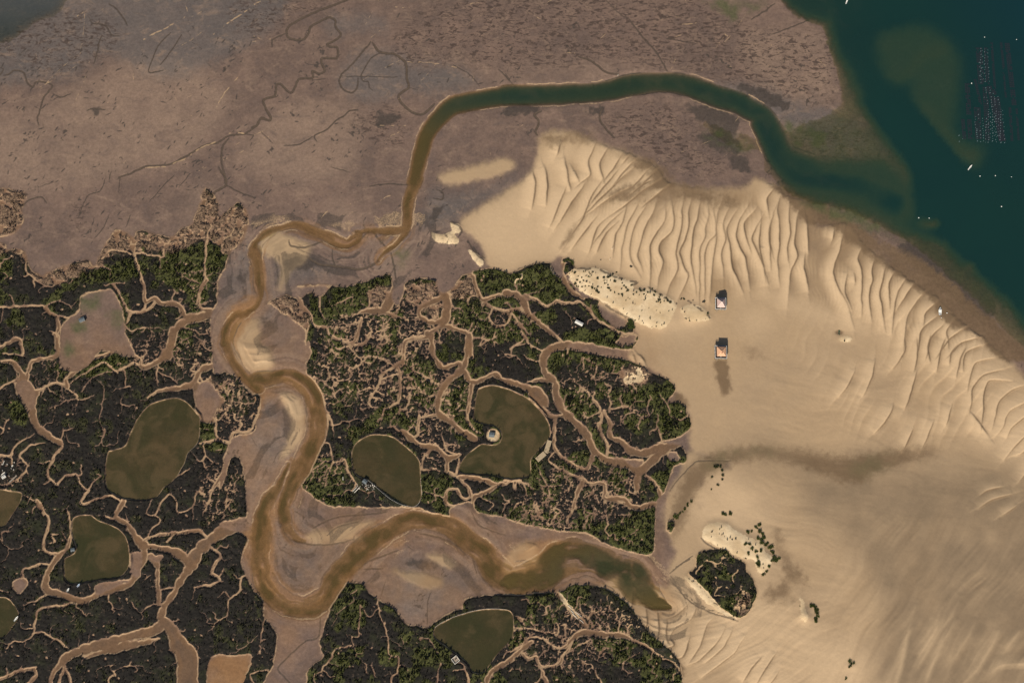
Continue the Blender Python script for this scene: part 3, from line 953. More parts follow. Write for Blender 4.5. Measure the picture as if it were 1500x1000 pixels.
def sdf(poly, R=14.0):
    m = fill(poly)
    E = np.full((NY, NX), R, np.float32)
    q = np.concatenate([poly, poly[:1]]); q = q.copy(); q[:, 2] = 0
    stroke(E, q, R)
    return np.where(m, E, -E)


def blur(a, s):
    k = max(1, int(round(s)))
    a = a.astype(np.float32)
    for _ in range(2):
        for ax in (0, 1):
            pw = [(0, 0), (0, 0)]; pw[ax] = (k + 1, k)
            c = np.cumsum(np.pad(a, pw, mode='edge'), axis=ax, dtype=np.float64)
            n = a.shape[ax]
            if ax == 0: a = ((c[2 * k + 1:2 * k + 1 + n] - c[:n]) / (2 * k + 1)).astype(np.float32)
            else: a = ((c[:, 2 * k + 1:2 * k + 1 + n] - c[:, :n]) / (2 * k + 1)).astype(np.float32)
    return a


def sample(F, px, py, dx=0, dy=0):
    x = np.clip(px + PAD + dx, 0, NX - 1.001); y = np.clip(py + PAD + dy, 0, NY - 1.001)
    xi = x.astype(np.int32); yi = y.astype(np.int32)
    fx = (x - xi).astype(np.float32); fy = (y - yi).astype(np.float32)
    return (F[yi, xi] * (1 - fx) + F[yi, xi + 1] * fx) * (1 - fy) + (F[yi + 1, xi] * (1 - fx) + F[yi + 1, xi + 1] * fx) * fy


# ---- polygons
PG = {}
for ln in POLY.strip().split('\n'):
    k, tag, c = ln.split('|')
    PG.setdefault(k, []).append(crspline(pts_of(tag, c), 3, True))
marsh = np.full((NY, NX), -14, np.float32)
for p in PG['MARSH']: np.maximum(marsh, sdf(p), out=marsh)
for p in PG['HOLE']: np.minimum(marsh, -sdf(p), out=marsh)
pond = np.full((NY, NX), -14, np.float32)
for p in PG['POND']: np.maximum(pond, sdf(p), out=pond)
soft = {}
for k, s in (('SAND', 3), ('PALE', 1.6), ('GREEN', 4), ('PINK', 3), ('GRASS', 9), ('GREY', 9), ('WET', 5), ('SWET', 22), ('WET2', 9), ('MWET', 10), ('OCHRE', 4), ('ALGAE', 4), ('WALG', 7), ('DARKMUD', 4)):
    m = np.zeros((NY, NX), bool)
    for p in PG[k]: m |= fill(p)
    soft[k] = blur(m, s)

# ---- creeks
creekE = np.full((NY, NX), 20, np.float32)
creek_pts = []
CK = [(crspline(pts_of(tag, c, float(w)), 2.2)) for tag, w, c in parse(CREEKS)]
for ci, p0 in enumerate(CK):
    p = p0.copy()
    for e in (0, -1):
        dm = min(np.hypot(q[:, 0] - p0[e, 0], q[:, 1] - p0[e, 1]).min() - q[:, 2].max() for k, q in enumerate(CK) if k != ci)
        if dm > 1.5 and 0 < p0[e, 0] < 1500 and 0 < p0[e, 1] < 1000 and marsh[int(p0[e, 1]) + PAD, int(p0[e, 0]) + PAD] > 3:
            n = len(p); u = np.arange(n) / max(1, n - 1)
            if e == -1: u = 1 - u
            p[:, 2] *= .22 + .78 * np.clip(u / .55, 0, 1) ** .8
    am = np.clip(5.0 - p[:, 2] * .45, 2.2, 4.2)
    p[:, 0] += am * (fbm(p[:, 0], p[:, 1], 7.5, 2, 31) - .5); p[:, 1] += am * (fbm(p[:, 0], p[:, 1], 7.5, 2, 32) - .5)
    p[:, 2] = np.maximum(p[:, 2] * (.50 + .75 * fbm(p[:, 0], p[:, 1], 7, 2, 33)), .40)
    stroke(creekE, p, 14)
    creek_pts.append(p)

# fine dendritic creeks grown from the mapped ones (space colonisation)
base = np.minimum(marsh, creekE)
base = np.minimum(base, -pond - 3)
dens = np.full((NY, NX), .24, np.float32)
for (cx, cy, rx, ry, d) in ((545, 500, 100, 70, 1.0), (620, 590, 110, 70, .8), (860, 720, 110, 60, .9), (345, 590, 40, 80, .9), (820, 940, 130, 60, .75),
                            (870, 600, 120, 80, .55), (300, 430, 70, 50, .55), (250, 520, 90, 50, .7), (80, 560, 80, 60, .5), (590, 470, 120, 50, .9), (320, 720, 40, 60, .8), (720, 470, 90, 50, .7), (800, 760, 90, 45, .95), (900, 700, 70, 50, .7), (880, 560, 80, 40, .7), (560, 560, 80, 60, 1.0), (480, 560, 40, 60, .9), (850, 920, 110, 50, .9), (640, 660, 40, 40, .7), (480, 690, 40, 40, .7), (20, 690, 40, 40, .6), (400, 450, 40, 40, .7), (330, 490, 50, 40, .8)):
    dens = np.maximum(dens, d * np.clip(1.5 - 1.5 * np.hypot((XX - cx) / rx, (YY - cy) / ry) ** 2, 0, 1).astype(np.float32))
cand = np.argwhere(base > 2.2)
rng.shuffle(cand); cand = cand[:len(cand) // 2]
att = []
occ = {}
for (r, c) in cand:
    d = dens[r, c]
    sp = 4.2 / d
    x, y = c - PAD, r - PAD
    g = (int(x // 5), int(y // 5)); ok = True
    rr = int(sp // 5) + 1
    for gx in range(g[0] - rr, g[0] + rr + 1):
        for gy in range(g[1] - rr, g[1] + rr + 1):
            for (qx, qy) in occ.get((gx, gy), ()):
                if (qx - x) ** 2 + (qy - y) ** 2 < sp * sp: ok = False; break
            if not ok: break
        if not ok: break
    if ok:
        occ.setdefault(g, []).append((x, y)); att.append((x, y))
att = np.array(att, np.float64)
nodes = [tuple(q[:2]) for p in creek_pts for q in p[::2]]
par = [-1] * len(nodes)
alive = np.ones(len(att), bool)
near = np.full(len(att), 1e9); nid = np.zeros(len(att), int)


def upd(lo):
    N = np.array(nodes[lo:])
    for i in range(0, len(N), 600):
        B = N[i:i + 600]
        a = np.where(alive)[0]
        d = np.hypot(att[a][:, 0][:, None] - B[:, 0], att[a][:, 1][:, None] - B[:, 1])
        j = d.argmin(1); dm = d[np.arange(len(a)), j]
        b = dm < near[a]
        near[a[b]] = dm[b]; nid[a[b]] = lo + i + j[b]


upd(0)
for it in range(70):
    alive &= near > 3.0
    a = np.where(alive & (near < 34))[0]
    if not len(a): break
    acc = {}
    for i in a:
        n = nid[i]; v = att[i] - nodes[n]; v = v / (np.linalg.norm(v) + 1e-6)
        acc[n] = acc.get(n, 0) + v
    lo = len(nodes)
    for n, v in acc.items():
        v = v / (np.linalg.norm(v) + 1e-6)
        x, y = nodes[n]
        an = 5.5 * (float(fbm(np.array([x]), np.array([y]), 8, 2, 77)[0]) - .5)
        ca, sa = math.cos(an), math.sin(an)
        x2, y2 = x + 2.1 * (v[0] * ca - v[1] * sa), y + 2.1 * (v[0] * sa + v[1] * ca)
        c, r = int(round(x2 + PAD)), int(round(y2 + PAD))
        if not (0 <= c < NX and 0 <= r < NY) or marsh[r, c] < 1 or pond[r, c] > -4: continue
        nodes.append((x2, y2)); par.append(n)
    if len(nodes) == lo: break
    upd(lo)
cnt = np.ones(len(nodes))
for i in range(len(nodes) - 1, -1, -1):
    if par[i] >= 0: cnt[par[i]] += cnt[i] if par[par[i]] >= 0 or True else 0
for i in range(len(nodes)):
    if par[i] < 0: continue
    a = nodes[par[i]]; b = nodes[i]
    w0 = min(1.4, .22 + .09 * math.sqrt(cnt[i]))
    stroke(creekE, np.array([(a[0], a[1], w0), (b[0], b[1], w0)]), 5)
# bare pans: small pale hollows in the closed sward
for k in range(800):
    r, c = cand[rng.integers(len(cand))]
    if base[r, c] < 5 and rng.random() < .7: continue
    x, y = c - PAD, r - PAD
    an = rng.random() * 6.28; l = rng.random() * 2.6; w0 = .5 + rng.random() ** 2 * 1.5
    stroke(creekE, np.array([(x, y, w0), (x + l * math.cos(an), y + l * math.sin(an), w0 * .7)]), 5)

# ---- river
riverE = np.full((NY, NX), 40, np.float32)
bed = np.full((NY, NX), 9, np.float32)
sD = np.full((NY, NX), 1e6, np.float32); sS = np.zeros((NY, NX), np.float32); sN = np.zeros((NY, NX), np.float32)
barn = np.clip(-.35 + 2.6 * fbm(XX, YY, 17, 4, 16), .12, 1.5)
for (tag, w, c), dep in zip(parse(RIVER), RDEPTH):
    p = crspline(pts_of(tag, c, float(w)), 3)
    sw = dep < 2.3
    am = 5 if sw else 2.5
    p[:, 0] += am * (fbm(p[:, 0], p[:, 1], 22, 2, 41) - .5); p[:, 1] += am * (fbm(p[:, 0], p[:, 1], 22, 2, 42) - .5)
    if sw: p[:, 2] *= .80 + .70 * fbm(p[:, 0], p[:, 1], 26, 3, 43)
    E = np.full((NY, NX), 40, np.float32); T = np.zeros((NY, NX), np.float32)
    stroke(E, p, 30, T)
    if sw and dep > .29:
        arc = np.r_[0, np.cumsum(np.hypot(*np.diff(p[:, :2], axis=0).T))]
        for i in range(len(p) - 1):
            ax, ay = p[i, :2]; dx, dy = p[i + 1, :2] - p[i, :2]; L2 = dx * dx + dy * dy + 1e-9; Rr = p[i, 2] + 46
            s = win(min(ax, ax + dx) - Rr, min(ay, ay + dy) - Rr, max(ax, ax + dx) + Rr, max(ay, ay + dy) + Rr)
            if s[0].start >= s[0].stop or s[1].start >= s[1].stop: continue
            X = XX[s]; Y = YY[s]
            tt = np.clip(((X - ax) * dx + (Y - ay) * dy) / L2, 0, 1)
            dd = np.hypot(X - ax - tt * dx, Y - ay - tt * dy); bb = dd < sD[s]
            sS[s] = np.where(bb, arc[i] + tt * math.sqrt(L2) + 1000 * dep, sS[s]); sN[s] = np.where(bb, dd * np.sign((X - ax) * dy - (Y - ay) * dx), sN[s]); sD[s] = np.where(bb, dd, sD[s])
    if sw:
        # the thalweg hugs the outer bank of each bend, the inner side is a shoal
        th = np.unwrap(np.arctan2(np.gradient(p[:, 1]), np.gradient(p[:, 0])))
        kap = np.convolve(np.pad(np.gradient(th) / 3, 6, mode='edge'), np.ones(13) / 13, 'valid')
        sh = np.clip(kap * 34, -.55, .55)
        q = p.copy(); q[:, 0] += np.sin(th) * sh * p[:, 2]; q[:, 1] -= np.cos(th) * sh * p[:, 2]; q[:, 2] = p[:, 2] * (1.0 - np.abs(sh) * .85)
        E2 = np.full((NY, NX), 40, np.float32); T2 = np.zeros((NY, NX), np.float32)
        stroke(E2, q, 3, T2)
        z = -.12 * np.clip(T, 0, 1) ** .7 - dep * 1.15 * np.clip(T2, 0, 1) * barn
        np.minimum(E, E2, out=E)
    else:
        z = -dep * np.clip(T, 0, 1) ** 1.25 * (.22 + .78 * sst(330, 170, YY) if dep == 2.35 else (.55 + .75 * fbm(XX, YY, 40, 4, 211)))
    np.minimum(bed, z, out=bed, where=E < 0)
    np.minimum(riverE, E, out=riverE)
sN2 = sN + 7 * (fbm(XX, YY, 26, 3, 401) - .5)
strand = (vnoise(sS / 46, sN2 / 5.2, 402) + .7 * vnoise(sS / 30, sN2 / 2.6, 403) + .45 * vnoise(sS / 18, sN2 / 1.3, 404)) / 2.15
sfade = sst(46, 20, sD - 6) * sst(300, 360, YY)
# ---- thin mud creeks and shell streaks
mcE = np.full((NY, NX), 20, np.float32)
for tag, w, c in parse(MUDCREEK):
    p = crspline(pts_of(tag, c, float(w) * .58), 2)
    p[:, 0] += 1.6 * (fbm(p[:, 0], p[:, 1], 6, 2, 51) - .5); p[:, 1] += 1.6 * (fbm(p[:, 0], p[:, 1], 6, 2, 52) - .5)
    n = len(p); tp = np.clip(np.minimum(np.arange(n), np.arange(n)[::-1]) / 8 + .45, 0, 1)
    p[:, 2] *= tp
    stroke(mcE, p, 6)
stE = np.full((NY, NX), 20, np.float32)
for tag, w, c in parse(STREAK):
    p = crspline(pts_of(tag, c, float(w) * .55), 2)
    p[:, 0] += 2.4 * (fbm(p[:, 0], p[:, 1], 7, 2, 53) - .5); p[:, 1] += 2.4 * (fbm(p[:, 0], p[:, 1], 7, 2, 54) - .5)
    stroke(stE, p, 6)
# trails and weed lines scattered over the open flats
flk = np.full((NY, NX), 20, np.float32)
fr = np.random.default_rng(77)
for k in range(60):
    x, y = fr.uniform(-40, 1150), fr.uniform(-40, 330); an = fr.normal(-.55, .5); L = fr.uniform(20, 110)
    p = crspline(np.array([(x, y, .28), (x + .5 * L * math.cos(an) + fr.normal(0, 3), y + .5 * L * math.sin(an) + fr.normal(0, 3), .34), (x + L * math.cos(an), y + L * math.sin(an), .2)]), 3)
    stroke(stE, p, 4)
for k in range(420):
    cx_, cy_ = fr.uniform(-20, 760), fr.uniform(60, 400) ** 1.0
    for q in range(fr.integers(1, 4)):
        x, y = cx_ + fr.normal(0, 6), cy_ + fr.normal(0, 5); an = fr.normal(-.7, .45); L = fr.uniform(1.5, 9); w0 = fr.uniform(.35, .95)
        p = np.array([(x, y, w0 * .5), (x + L * .5 * math.cos(an), y + L * .5 * math.sin(an), w0), (x + L * math.cos(an), y + L * math.sin(an), w0 * .3)])
        stroke(flk, p, 4)
# ---- sand waves
crestH = np.zeros((NY, NX), np.float32)
dampShade = np.zeros((NY, NX), np.float32)
for tag, kind, c in parse(CREST):
    q0 = pts_of(tag, c)
    if kind == 'L' and tag in ('B3', 'B4', 'A3') and np.hypot(*(q0[-1] - q0[0])[:2]) > 25:
        e0 = q0[0] - q0[1]; e1 = q0[-1] - q0[-2]
        q0 = np.r_[[q0[0] + e0 / np.linalg.norm(e0) * 6], q0, [q0[-1] + e1 / np.linalg.norm(e1) * 15]]
    p = crspline(q0, 3)
    p[:, 0] += 2.2 * (fbm(p[:, 0], p[:, 1], 14, 2, 61) - .5)
    if p[0, 1] > p[-1, 1]: p = p[::-1]
    n = len(p)
    amp = np.sin(np.clip((np.arange(n) + .5) / n, 0, 1) * math.pi) ** .4
    A = 1.25; wt = 1.0
    if kind == 'S': A = 1.0; wt = .0
    Rg = 21.0
    lh = np.zeros((NY, NX), np.float32) if False else None
    x0, y0 = p[:, :2].min(0) - Rg; x1, y1 = p[:, :2].max(0) + Rg
    s = win(x0, y0, x1, y1)
    if s[0].start >= s[0].stop or s[1].start >= s[1].stop: continue
    X = XX[s]; Y = YY[s]
    bd = np.full(X.shape, 1e9, np.float32); sg = np.zeros(X.shape, np.float32); am = np.zeros(X.shape, np.float32)
    for i in range(n - 1):
        ax, ay = p[i, :2]; dx, dy = p[i + 1, :2] - p[i, :2]
        L = math.hypot(dx, dy) + 1e-6
        t = np.clip(((X - ax) * dx + (Y - ay) * dy) / (L * L), 0, 1)
        d = np.hypot(X - ax - t * dx, Y - ay - t * dy)
        b = d < bd
        bd = np.where(b, d, bd); am = np.where(b, amp[i] + (amp[i + 1] - amp[i]) * t, am)
        # image y grows southward: the east side of a line drawn downward
        sg = np.where(b, np.sign((X - ax) * dy - (Y - ay) * dx), sg)
    sd = bd * sg
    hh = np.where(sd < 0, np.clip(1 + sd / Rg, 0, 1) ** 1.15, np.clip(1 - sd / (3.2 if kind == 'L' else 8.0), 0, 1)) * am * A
    np.maximum(crestH[s], hh.astype(np.float32), out=crestH[s])
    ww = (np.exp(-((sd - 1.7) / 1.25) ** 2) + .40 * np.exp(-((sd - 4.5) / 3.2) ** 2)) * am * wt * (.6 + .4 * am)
    np.maximum(dampShade[s], ww.astype(np.float32), out=dampShade[s])

# silky streaks and faint secondary bedforms
def flow(ax, ay, la, lc, seed):
    u = (XX * ax + YY * ay); v = (-XX * ay + YY * ax)
    u = u + 30 * fbm(XX, YY, 120, 2, seed + 5); v = v + 34 * (fbm(XX, YY, 90, 2, seed + 7) - .5)
    s = 0; a = 1.0; tt = 0
    for k in range(4):
        s = s + a * vnoise(u / la, v / lc, seed + k); tt += a; a *= .6; la *= .55; lc *= .5
    return s / tt
m1 = sst(1180, 1330, XX + .25 * (YY - 800)) * sst(690, 800, YY)
silk = (flow(-.5, .866, 120, 16, 301) - .5) * m1
m2 = sst(1050, 1150, XX) * sst(500, 560, YY) * (1 - m1)
silk2 = (flow(.98, .2, 110, 22, 311) - .5) * m2
m3 = sst(960, 1030, XX) * sst(860, 900, YY) * (1 - m1)
comb = (flow(.88, -.47, 60, 5.5, 321) - .5) * m3
rm = np.zeros((NY, NX), np.float32)
for ln in RIPPLE.strip().split('\n'):
    tg, c = ln.split('|'); rm = np.maximum(rm, blur(fill(crspline(pts_of(tg, c), 4, True)), 9))
ph = (XX + 26 * (fbm(XX, YY, 70, 3, 331) - .5) * 2 + .10 * YY) / 6.2
sec = (np.abs((ph % 1) - .8) < .2) * 0 + np.where((ph % 1) < .8, (ph % 1) / .8, 1 - ((ph % 1) - .8) / .2)
sec = sec * rm * np.clip(2.2 * fbm(XX, YY, 28, 2, 335) - .7, 0, 1)
rm2 = blur(fill(crspline(pts_of('C4', '300,-120 1250,-60 1300,300 1250,560 700,580 420,420'), 4, True)), 14)
ph2 = (XX + .38 * YY + 44 * (fbm(XX, YY, 90, 3, 341) - .5)) / 17
sec2 = np.where((ph2 % 1) < .84, (ph2 % 1) / .84, 1 - ((ph2 % 1) - .84) / .16) * rm2 * np.clip(2.4 * fbm(XX, YY, 60, 3, 343) - .75, 0, 1)
crestH = crestH + .55 * sec2 + 1.7 * np.clip(silk, -.5, .5) + .6 * silk2 + .55 * comb + .22 * sec

# ---- composite land form (metres, water level = 0)
wx = (fbm(XX, YY, 7, 4, 5, .6) - .5) * 4.6; wy = (fbm(XX, YY, 7, 4, 6, .6) - .5) * 4.6
RX, RY = XX + 0, YY + 0
marshw = sample(marsh, RX, RY, wx, wy)
riverw = sample(riverE, RX, RY, wx * .5, wy * .5)
wn = fbm(XX + wx * 1.5, YY + wy * 1.5, 8.5, 2, 81); wn2 = fbm(XX - wx * 1.2, YY + wy * 1.2, 5.5, 2, 83)
wd_ = np.clip(blur(dens, 6) * 1.25 - .22, 0, 1) * (.5 + .8 * fbm(XX, YY, 40, 2, 84))
worm = np.minimum(np.abs(wn - .5) * 55, np.abs(wn2 - .5) * 42 + .5) - 2.0 * wd_ - .1
worm = np.where(wd_ > .06, worm, 20)
land = np.minimum(np.minimum(marshw, creekE), np.minimum(-pond - .6, riverE * .8 - 1.5))
land = np.minimum(land, np.maximum(worm, -.9) * .9)
land = land - sample(soft['PINK'], RX, RY, wx * 3, wy * 3) * 26 * np.clip(.50 - fbm(XX, YY, 9, 3, 161), 0, 1)
land = np.minimum(land, np.hypot(XX - 722, YY - 638) - 10)
sandm = sample(soft['SAND'], RX, RY, wx * 1.4, wy * 1.4)
palem = sample(soft['PALE'], RX, RY, wx * 1.2, wy * 1.2)
h = .42 + .16 * (fbm(XX, YY, 60, 4, 8) - .5) + .10 * (fbm(XX, YY, 6, 3, 9) - .5)
h += .35 * sandm * sst(.2, .9, sandm)
h += crestH * np.clip(sandm * 1.4, .35, 1)
h += 1.5 * blur(palem, 4) + .45 * palem * (fbm(XX, YY, 9, 3, 12) - .3)
MK = sst(-.7, .9, land)                                  # sward cover
h += MK * (1.15 + .6 * (fbm(XX, YY, 5, 3, 14) - .5)) + .25 * sst(1, 7, land)
# pale levee lip along creek banks
lev = np.exp(-((land + 1.2) / .9) ** 2) * sst(-4, -1, marshw)
h += .30 * lev
h -= .30 * sst(.6, -.9, mcE) * (1 - MK)
h += .16 * np.exp(-((mcE - 1.3) / .8) ** 2) * (1 - MK)
ex = np.clip(-creekE, 0, 6)
h -= .06 * ex * (marshw > -2)
# pond banks and beds
pe = -sample(pond, RX, RY, wx * .6, wy * .6)
h = np.maximum(h, 1.75 * np.exp(-((pe - 2.2) / 1.5) ** 2) + .35)
PM = sst(-.8, .8, sample(pond, RX, RY, wx * .6, wy * .6))
pbed = .25 + .34 * (fbm(XX, YY, 40, 4, 15) - .5)
h = h * (1 - PM) + pbed * PM
# river
rb = np.where(bed < 5, bed, 0) + (.9 * (strand - .46) * sfade + .16 * (fbm(XX, YY, 9, 3, 19) - .5)) * sst(2, -4, riverw)
RM = sst(2.0, -1.2, riverw)
h = np.where(riverw < 14, np.minimum(h, np.maximum(.12 + .07 * np.clip(riverw, 0, 14), .1) + MK * 1.1), h)
h = h * (1 - RM) + np.minimum(rb, .1) * RM
# lagoon
for ln in DEPTH.strip().split('\n'):
    dz, bl, tag, c = ln.split('|')
    m = blur(fill(crspline(pts_of(tag, c), 4, True)), float(bl))
    m = sample(m, RX, RY, wx * 1.5, wy * 1.5)
    h = h * (1 - m) + float(dz) * m + m * .22 * (fbm(XX, YY, 14, 3, 17) - .5)
rk = sst(1.5, -3, riverw)
h = np.where(riverw < 3, np.minimum(h, h * (1 - rk) + np.minimum(rb, .1) * rk), h)
# lone hollow with a dark weed patch on the sand
gm = np.exp(-(((XX - 1229) / 6) ** 2 + ((YY - 487) / 3.6) ** 2)); h -= .55 * gm
dome = np.exp(-(((XX - 1238) / 10) ** 2 + ((YY - 497) / 5) ** 2)); h += .6 * dome
for (x, y, sx, sy, a) in ((1178, 903, 12, 9, 1.3), (1246, 975, 8, 6, .6), (1090, 720, 24, 16, .5), (1000, 470, 30, 10, .5)):
    h += a * np.exp(-(((XX - x) / sx) ** 2 + ((YY - y) / sy) ** 2))
pk = sst(660, 700, XX) * sst(745, 715, XX) * sst(615, 630, YY) * sst(660, 645, YY)

LAND = MK
scr = strand * sfade * sst(-2, 2, riverE) * (1 - MK)
n1 = fbm(XX, YY, 34, 4, 21)
wetm = np.clip(sample(soft['WET'], RX, RY, wx * 2.5, wy * 2.5) * (.35 + 1.15 * n1), 0, 1)
wetm = np.maximum(wetm, np.clip(dampShade * (.5 + .5 * fbm(XX, YY, 40, 2, 23)), 0, 1) * .85 * np.clip(sandm * 1.3, 0, 1))  # lee sides: damp sand plus the shade of the waves, put into colour
wetm = np.maximum(wetm, .35 * sst(.8, -.6, mcE) * (1 - MK))
wetm = np.maximum(wetm, .8 * sample(soft['MWET'], RX, RY, wx * 3, wy * 3) * (.75 + .5 * n1))
wetm = np.maximum(wetm, .9 * sample(soft['WET2'], RX, RY, wx * 4, wy * 4) * np.clip(1.5 * fbm(XX, YY, 22, 4, 221) + .1, 0, 1))
gold = 0
for ln in GOLD.strip().split('\n'):
    tg, c = ln.split('|'); gold = np.maximum(gold, blur(fill(crspline(pts_of(tg, c), 4, True)), 16))
wetm = np.maximum(wetm, .8 * np.clip(gm * 1.3, 0, 1))
ochm = sample(soft['OCHRE'], RX, RY, wx * 2, wy * 2) * np.clip(.4 + 1.1 * n1, 0, 1) * (1 - MK)
ochm = np.maximum(ochm, .75 * sst(.50, .42, strand) * sfade * sst(14, 1, riverw) * (1 - MK))
ochm = np.maximum(ochm, .42 * sst(26, 4, riverw) * sst(380, 470, YY) * (1 - MK) * np.clip(.2 + 1.4 * fbm(XX, YY, 24, 3, 182), 0, 1))
ochm = np.maximum(ochm, .75 * sst(3, -3, riverw) * sst(900, 640, XX + .35 * YY * 0) * (1 - sst(0, .2, sandm)))
cin = sst(-16, -6, -np.abs(np.minimum(creekE, 0)) - 0 * XX) * (marshw > -1.5) * (1 - MK)
ochm = np.maximum(ochm, blur(cin.astype(np.float32), 1) * (.34 + .34 * fbm(XX, YY, 18, 3, 181)))
ochm = np.maximum(ochm, .42 * sst(430, 520, YY) * sst(1000, 940, XX) * (1 - MK) * np.clip(2 * fbm(XX, YY, 30, 4, 183) - .4, 0, 1))
grn = np.clip(sample(soft['GREEN'], RX, RY, wx * 3, wy * 3) * (.35 + 1.5 * fbm(XX, YY, 11, 3, 24)), 0, 1)
gz = sst(430, 520, XX) + .8 * sst(600, 500, YY); grn = np.maximum(grn, np.clip(gz, 0, 1) * .8 * sst(.50, .66, fbm(XX, YY, 26, 4, 124)))
grn = np.maximum(grn, .45 * sst(.60, .74, fbm(XX, YY, 20, 4, 125)))
edge = np.exp(-((land - 1.6) / 1.8) ** 2) * np.clip(2.4 * fbm(XX, YY, 50, 2, 25) - 1.0, 0, 1) * .5
grn = np.maximum(grn, edge)
pnk = np.clip(sample(soft['PINK'], RX, RY, wx * 3, wy * 3) * (.3 + 1.3 * fbm(XX, YY, 8, 3, 26)), 0, 1)
gra = sample(soft['GRASS'], RX, RY, wx * 4, wy * 4)
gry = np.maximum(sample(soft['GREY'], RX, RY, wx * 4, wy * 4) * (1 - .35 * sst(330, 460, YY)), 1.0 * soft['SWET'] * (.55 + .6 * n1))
drk = np.clip(sample(soft['DARKMUD'], RX, RY, wx * 3, wy * 3) * (.3 + 1.3 * fbm(XX, YY, 12, 3, 27)), 0, 1)
cbd = sst(-1.9, -3.2, np.maximum(land, creekE)) * sst(-1, 2, marshw)
run = np.abs(fbm(XX + 2 * wx, YY + 2 * wy, 42, 4, 141, .55) - .5) * 90
drk = np.maximum(drk, .75 * sst(.9, .3, run) * sst(.52, .66, fbm(XX, YY, 55, 3, 142)) * (1 - MK) * (1 - sandm))
drk = np.maximum(drk, .30 * np.clip(blur(cin.astype(np.float32), 1), 0, 1)); drk = np.maximum(drk, .78 * cbd * np.clip(.4 + 1.2 * fbm(XX, YY, 9, 3, 95), 0, 1)); drk = np.maximum(drk, .6 * np.exp(-((np.clip(creekE, -30, 0) + 5.2 + 3 * (fbm(XX, YY, 30, 2, 96) - .5)) / .6) ** 2) * (marshw > 0))
drk = np.maximum(drk, .9 * sst(.6, -.3, flk) * (fbm(XX, YY, 70, 3, 201) > .46) * (1 - MK) * (1 - sandm) * (riverw > 3))
wrE = np.full((NY, NX), 20, np.float32)
for tag, w, c in parse(WRACK):
    p = crspline(pts_of(tag, c, float(w)), 2)
    p[:, 0] += 5 * (fbm(p[:, 0], p[:, 1], 5, 3, 97) - .5); p[:, 1] += 5 * (fbm(p[:, 0], p[:, 1], 5, 3, 98) - .5)
    stroke(wrE, p, 6)
drk = np.maximum(drk, sst(1.1, -.2, wrE) * sst(.35, .55, fbm(XX, YY, 4, 2, 99)))
drk = np.maximum(drk, 1.0 * sst(.7, -.4, mcE) * (1 - MK))
alg = sample(soft['ALGAE'], RX, RY, wx * 3, wy * 3) * np.clip(2.2 * fbm(XX, YY, 16, 3, 28) - .5, 0, 1)
stk = np.clip(sst(.7, -.5, stE) * np.clip(2.0 * fbm(XX, YY, 5, 2, 29) - .35, 0, 1) + 1.0 * lev * np.clip(2.6 * fbm(XX, YY, 14, 2, 30) - .25, 0, 1) + .35 * np.exp(-((mcE - 1.7) / .7) ** 2) * (fbm(XX, YY, 30, 2, 34) > .55), 0, 1)
stk = np.maximum(stk, .7 * np.exp(-((pe - 1.4) / .9) ** 2) * (fbm(XX, YY, 12, 2, 35) > .47) * (pond < 0))
stk = np.maximum(stk, .5 * sst(.34, .27, scr) * (scr > .05) * (scr > .001) * sst(34, 16, riverE) * (1 - MK) * sst(.4, .7, fbm(XX, YY, 50, 2, 88)))
rn = fbm(XX, YY, 38, 3, 171)
stk = np.maximum(stk, .95 * np.exp(-((riverw - 1.3) / .75) ** 2) * sst(.44, .56, rn) * (1 - MK) * (XX < 1120))
drk = np.maximum(drk, .9 * np.exp(-((riverw + .1) / .8) ** 2) * sst(.50, .40, rn) * (riverw < 8))
stk = np.maximum(stk, .40 * np.exp(-((riverw - 2.2) / 1.1) ** 2) * np.clip(2.5 * fbm(XX, YY, 45, 2, 36) - .8, 0, 1) * (1 - MK))
palem = np.maximum(palem, .9 * np.exp(-(((XX - 722) / 10.5) ** 2 + ((YY - 638) / 10) ** 2) ** 2))
palem = np.maximum(palem, np.clip(dome * 1.1, 0, .7)); palem = np.maximum(palem, .8 * np.exp(-(((XX - 1177) / 9) ** 2 + ((YY - 903) / 7) ** 2)))
sandm = np.clip(sandm, 0, 1)
lee = crestH
alg = np.maximum(alg, .6 * sst(.12, -.2, h) * sst(1140, 1200, XX) * np.clip(.2 + 1.1 * fbm(XX, YY, 22, 4, 231), 0, 1))
alg = np.maximum(alg, .38 * soft['WALG'] * np.clip(2 * fbm(XX, YY, 12, 3, 191) - .3, 0, 1))
alg = np.maximum(alg, .85 * sst(-.4, -.9, h) * sst(1180, 1240, XX) * np.clip(.3 + 1.1 * fbm(XX, YY, 30, 4, 151), 0, 1))
tan = 0
for ln in TAN.strip().split('\n'):
    tg, c = ln.split('|'); tan = np.maximum(tan, blur(fill(crspline(pts_of(tg, c), 4, True)), 14))
tan = np.maximum(tan, 1.1 * sst(.48, .58, scr)); drk = np.maximum(drk, .5 * sst(.40, .33, scr) * (scr > .05) * sst(.42, .5, fbm(XX, YY, 30, 2, 405)))
tan = np.clip(tan * (.2 + 1.5 * fbm(XX, YY, 40, 5, 152, .6)), 0, 1)
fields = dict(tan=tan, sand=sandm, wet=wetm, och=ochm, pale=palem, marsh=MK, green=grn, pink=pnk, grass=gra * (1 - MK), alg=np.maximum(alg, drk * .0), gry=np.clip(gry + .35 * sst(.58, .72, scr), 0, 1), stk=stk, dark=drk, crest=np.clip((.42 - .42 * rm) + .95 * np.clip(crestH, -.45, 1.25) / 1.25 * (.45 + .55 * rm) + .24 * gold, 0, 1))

# ---------------------------------------------------------------- world grid


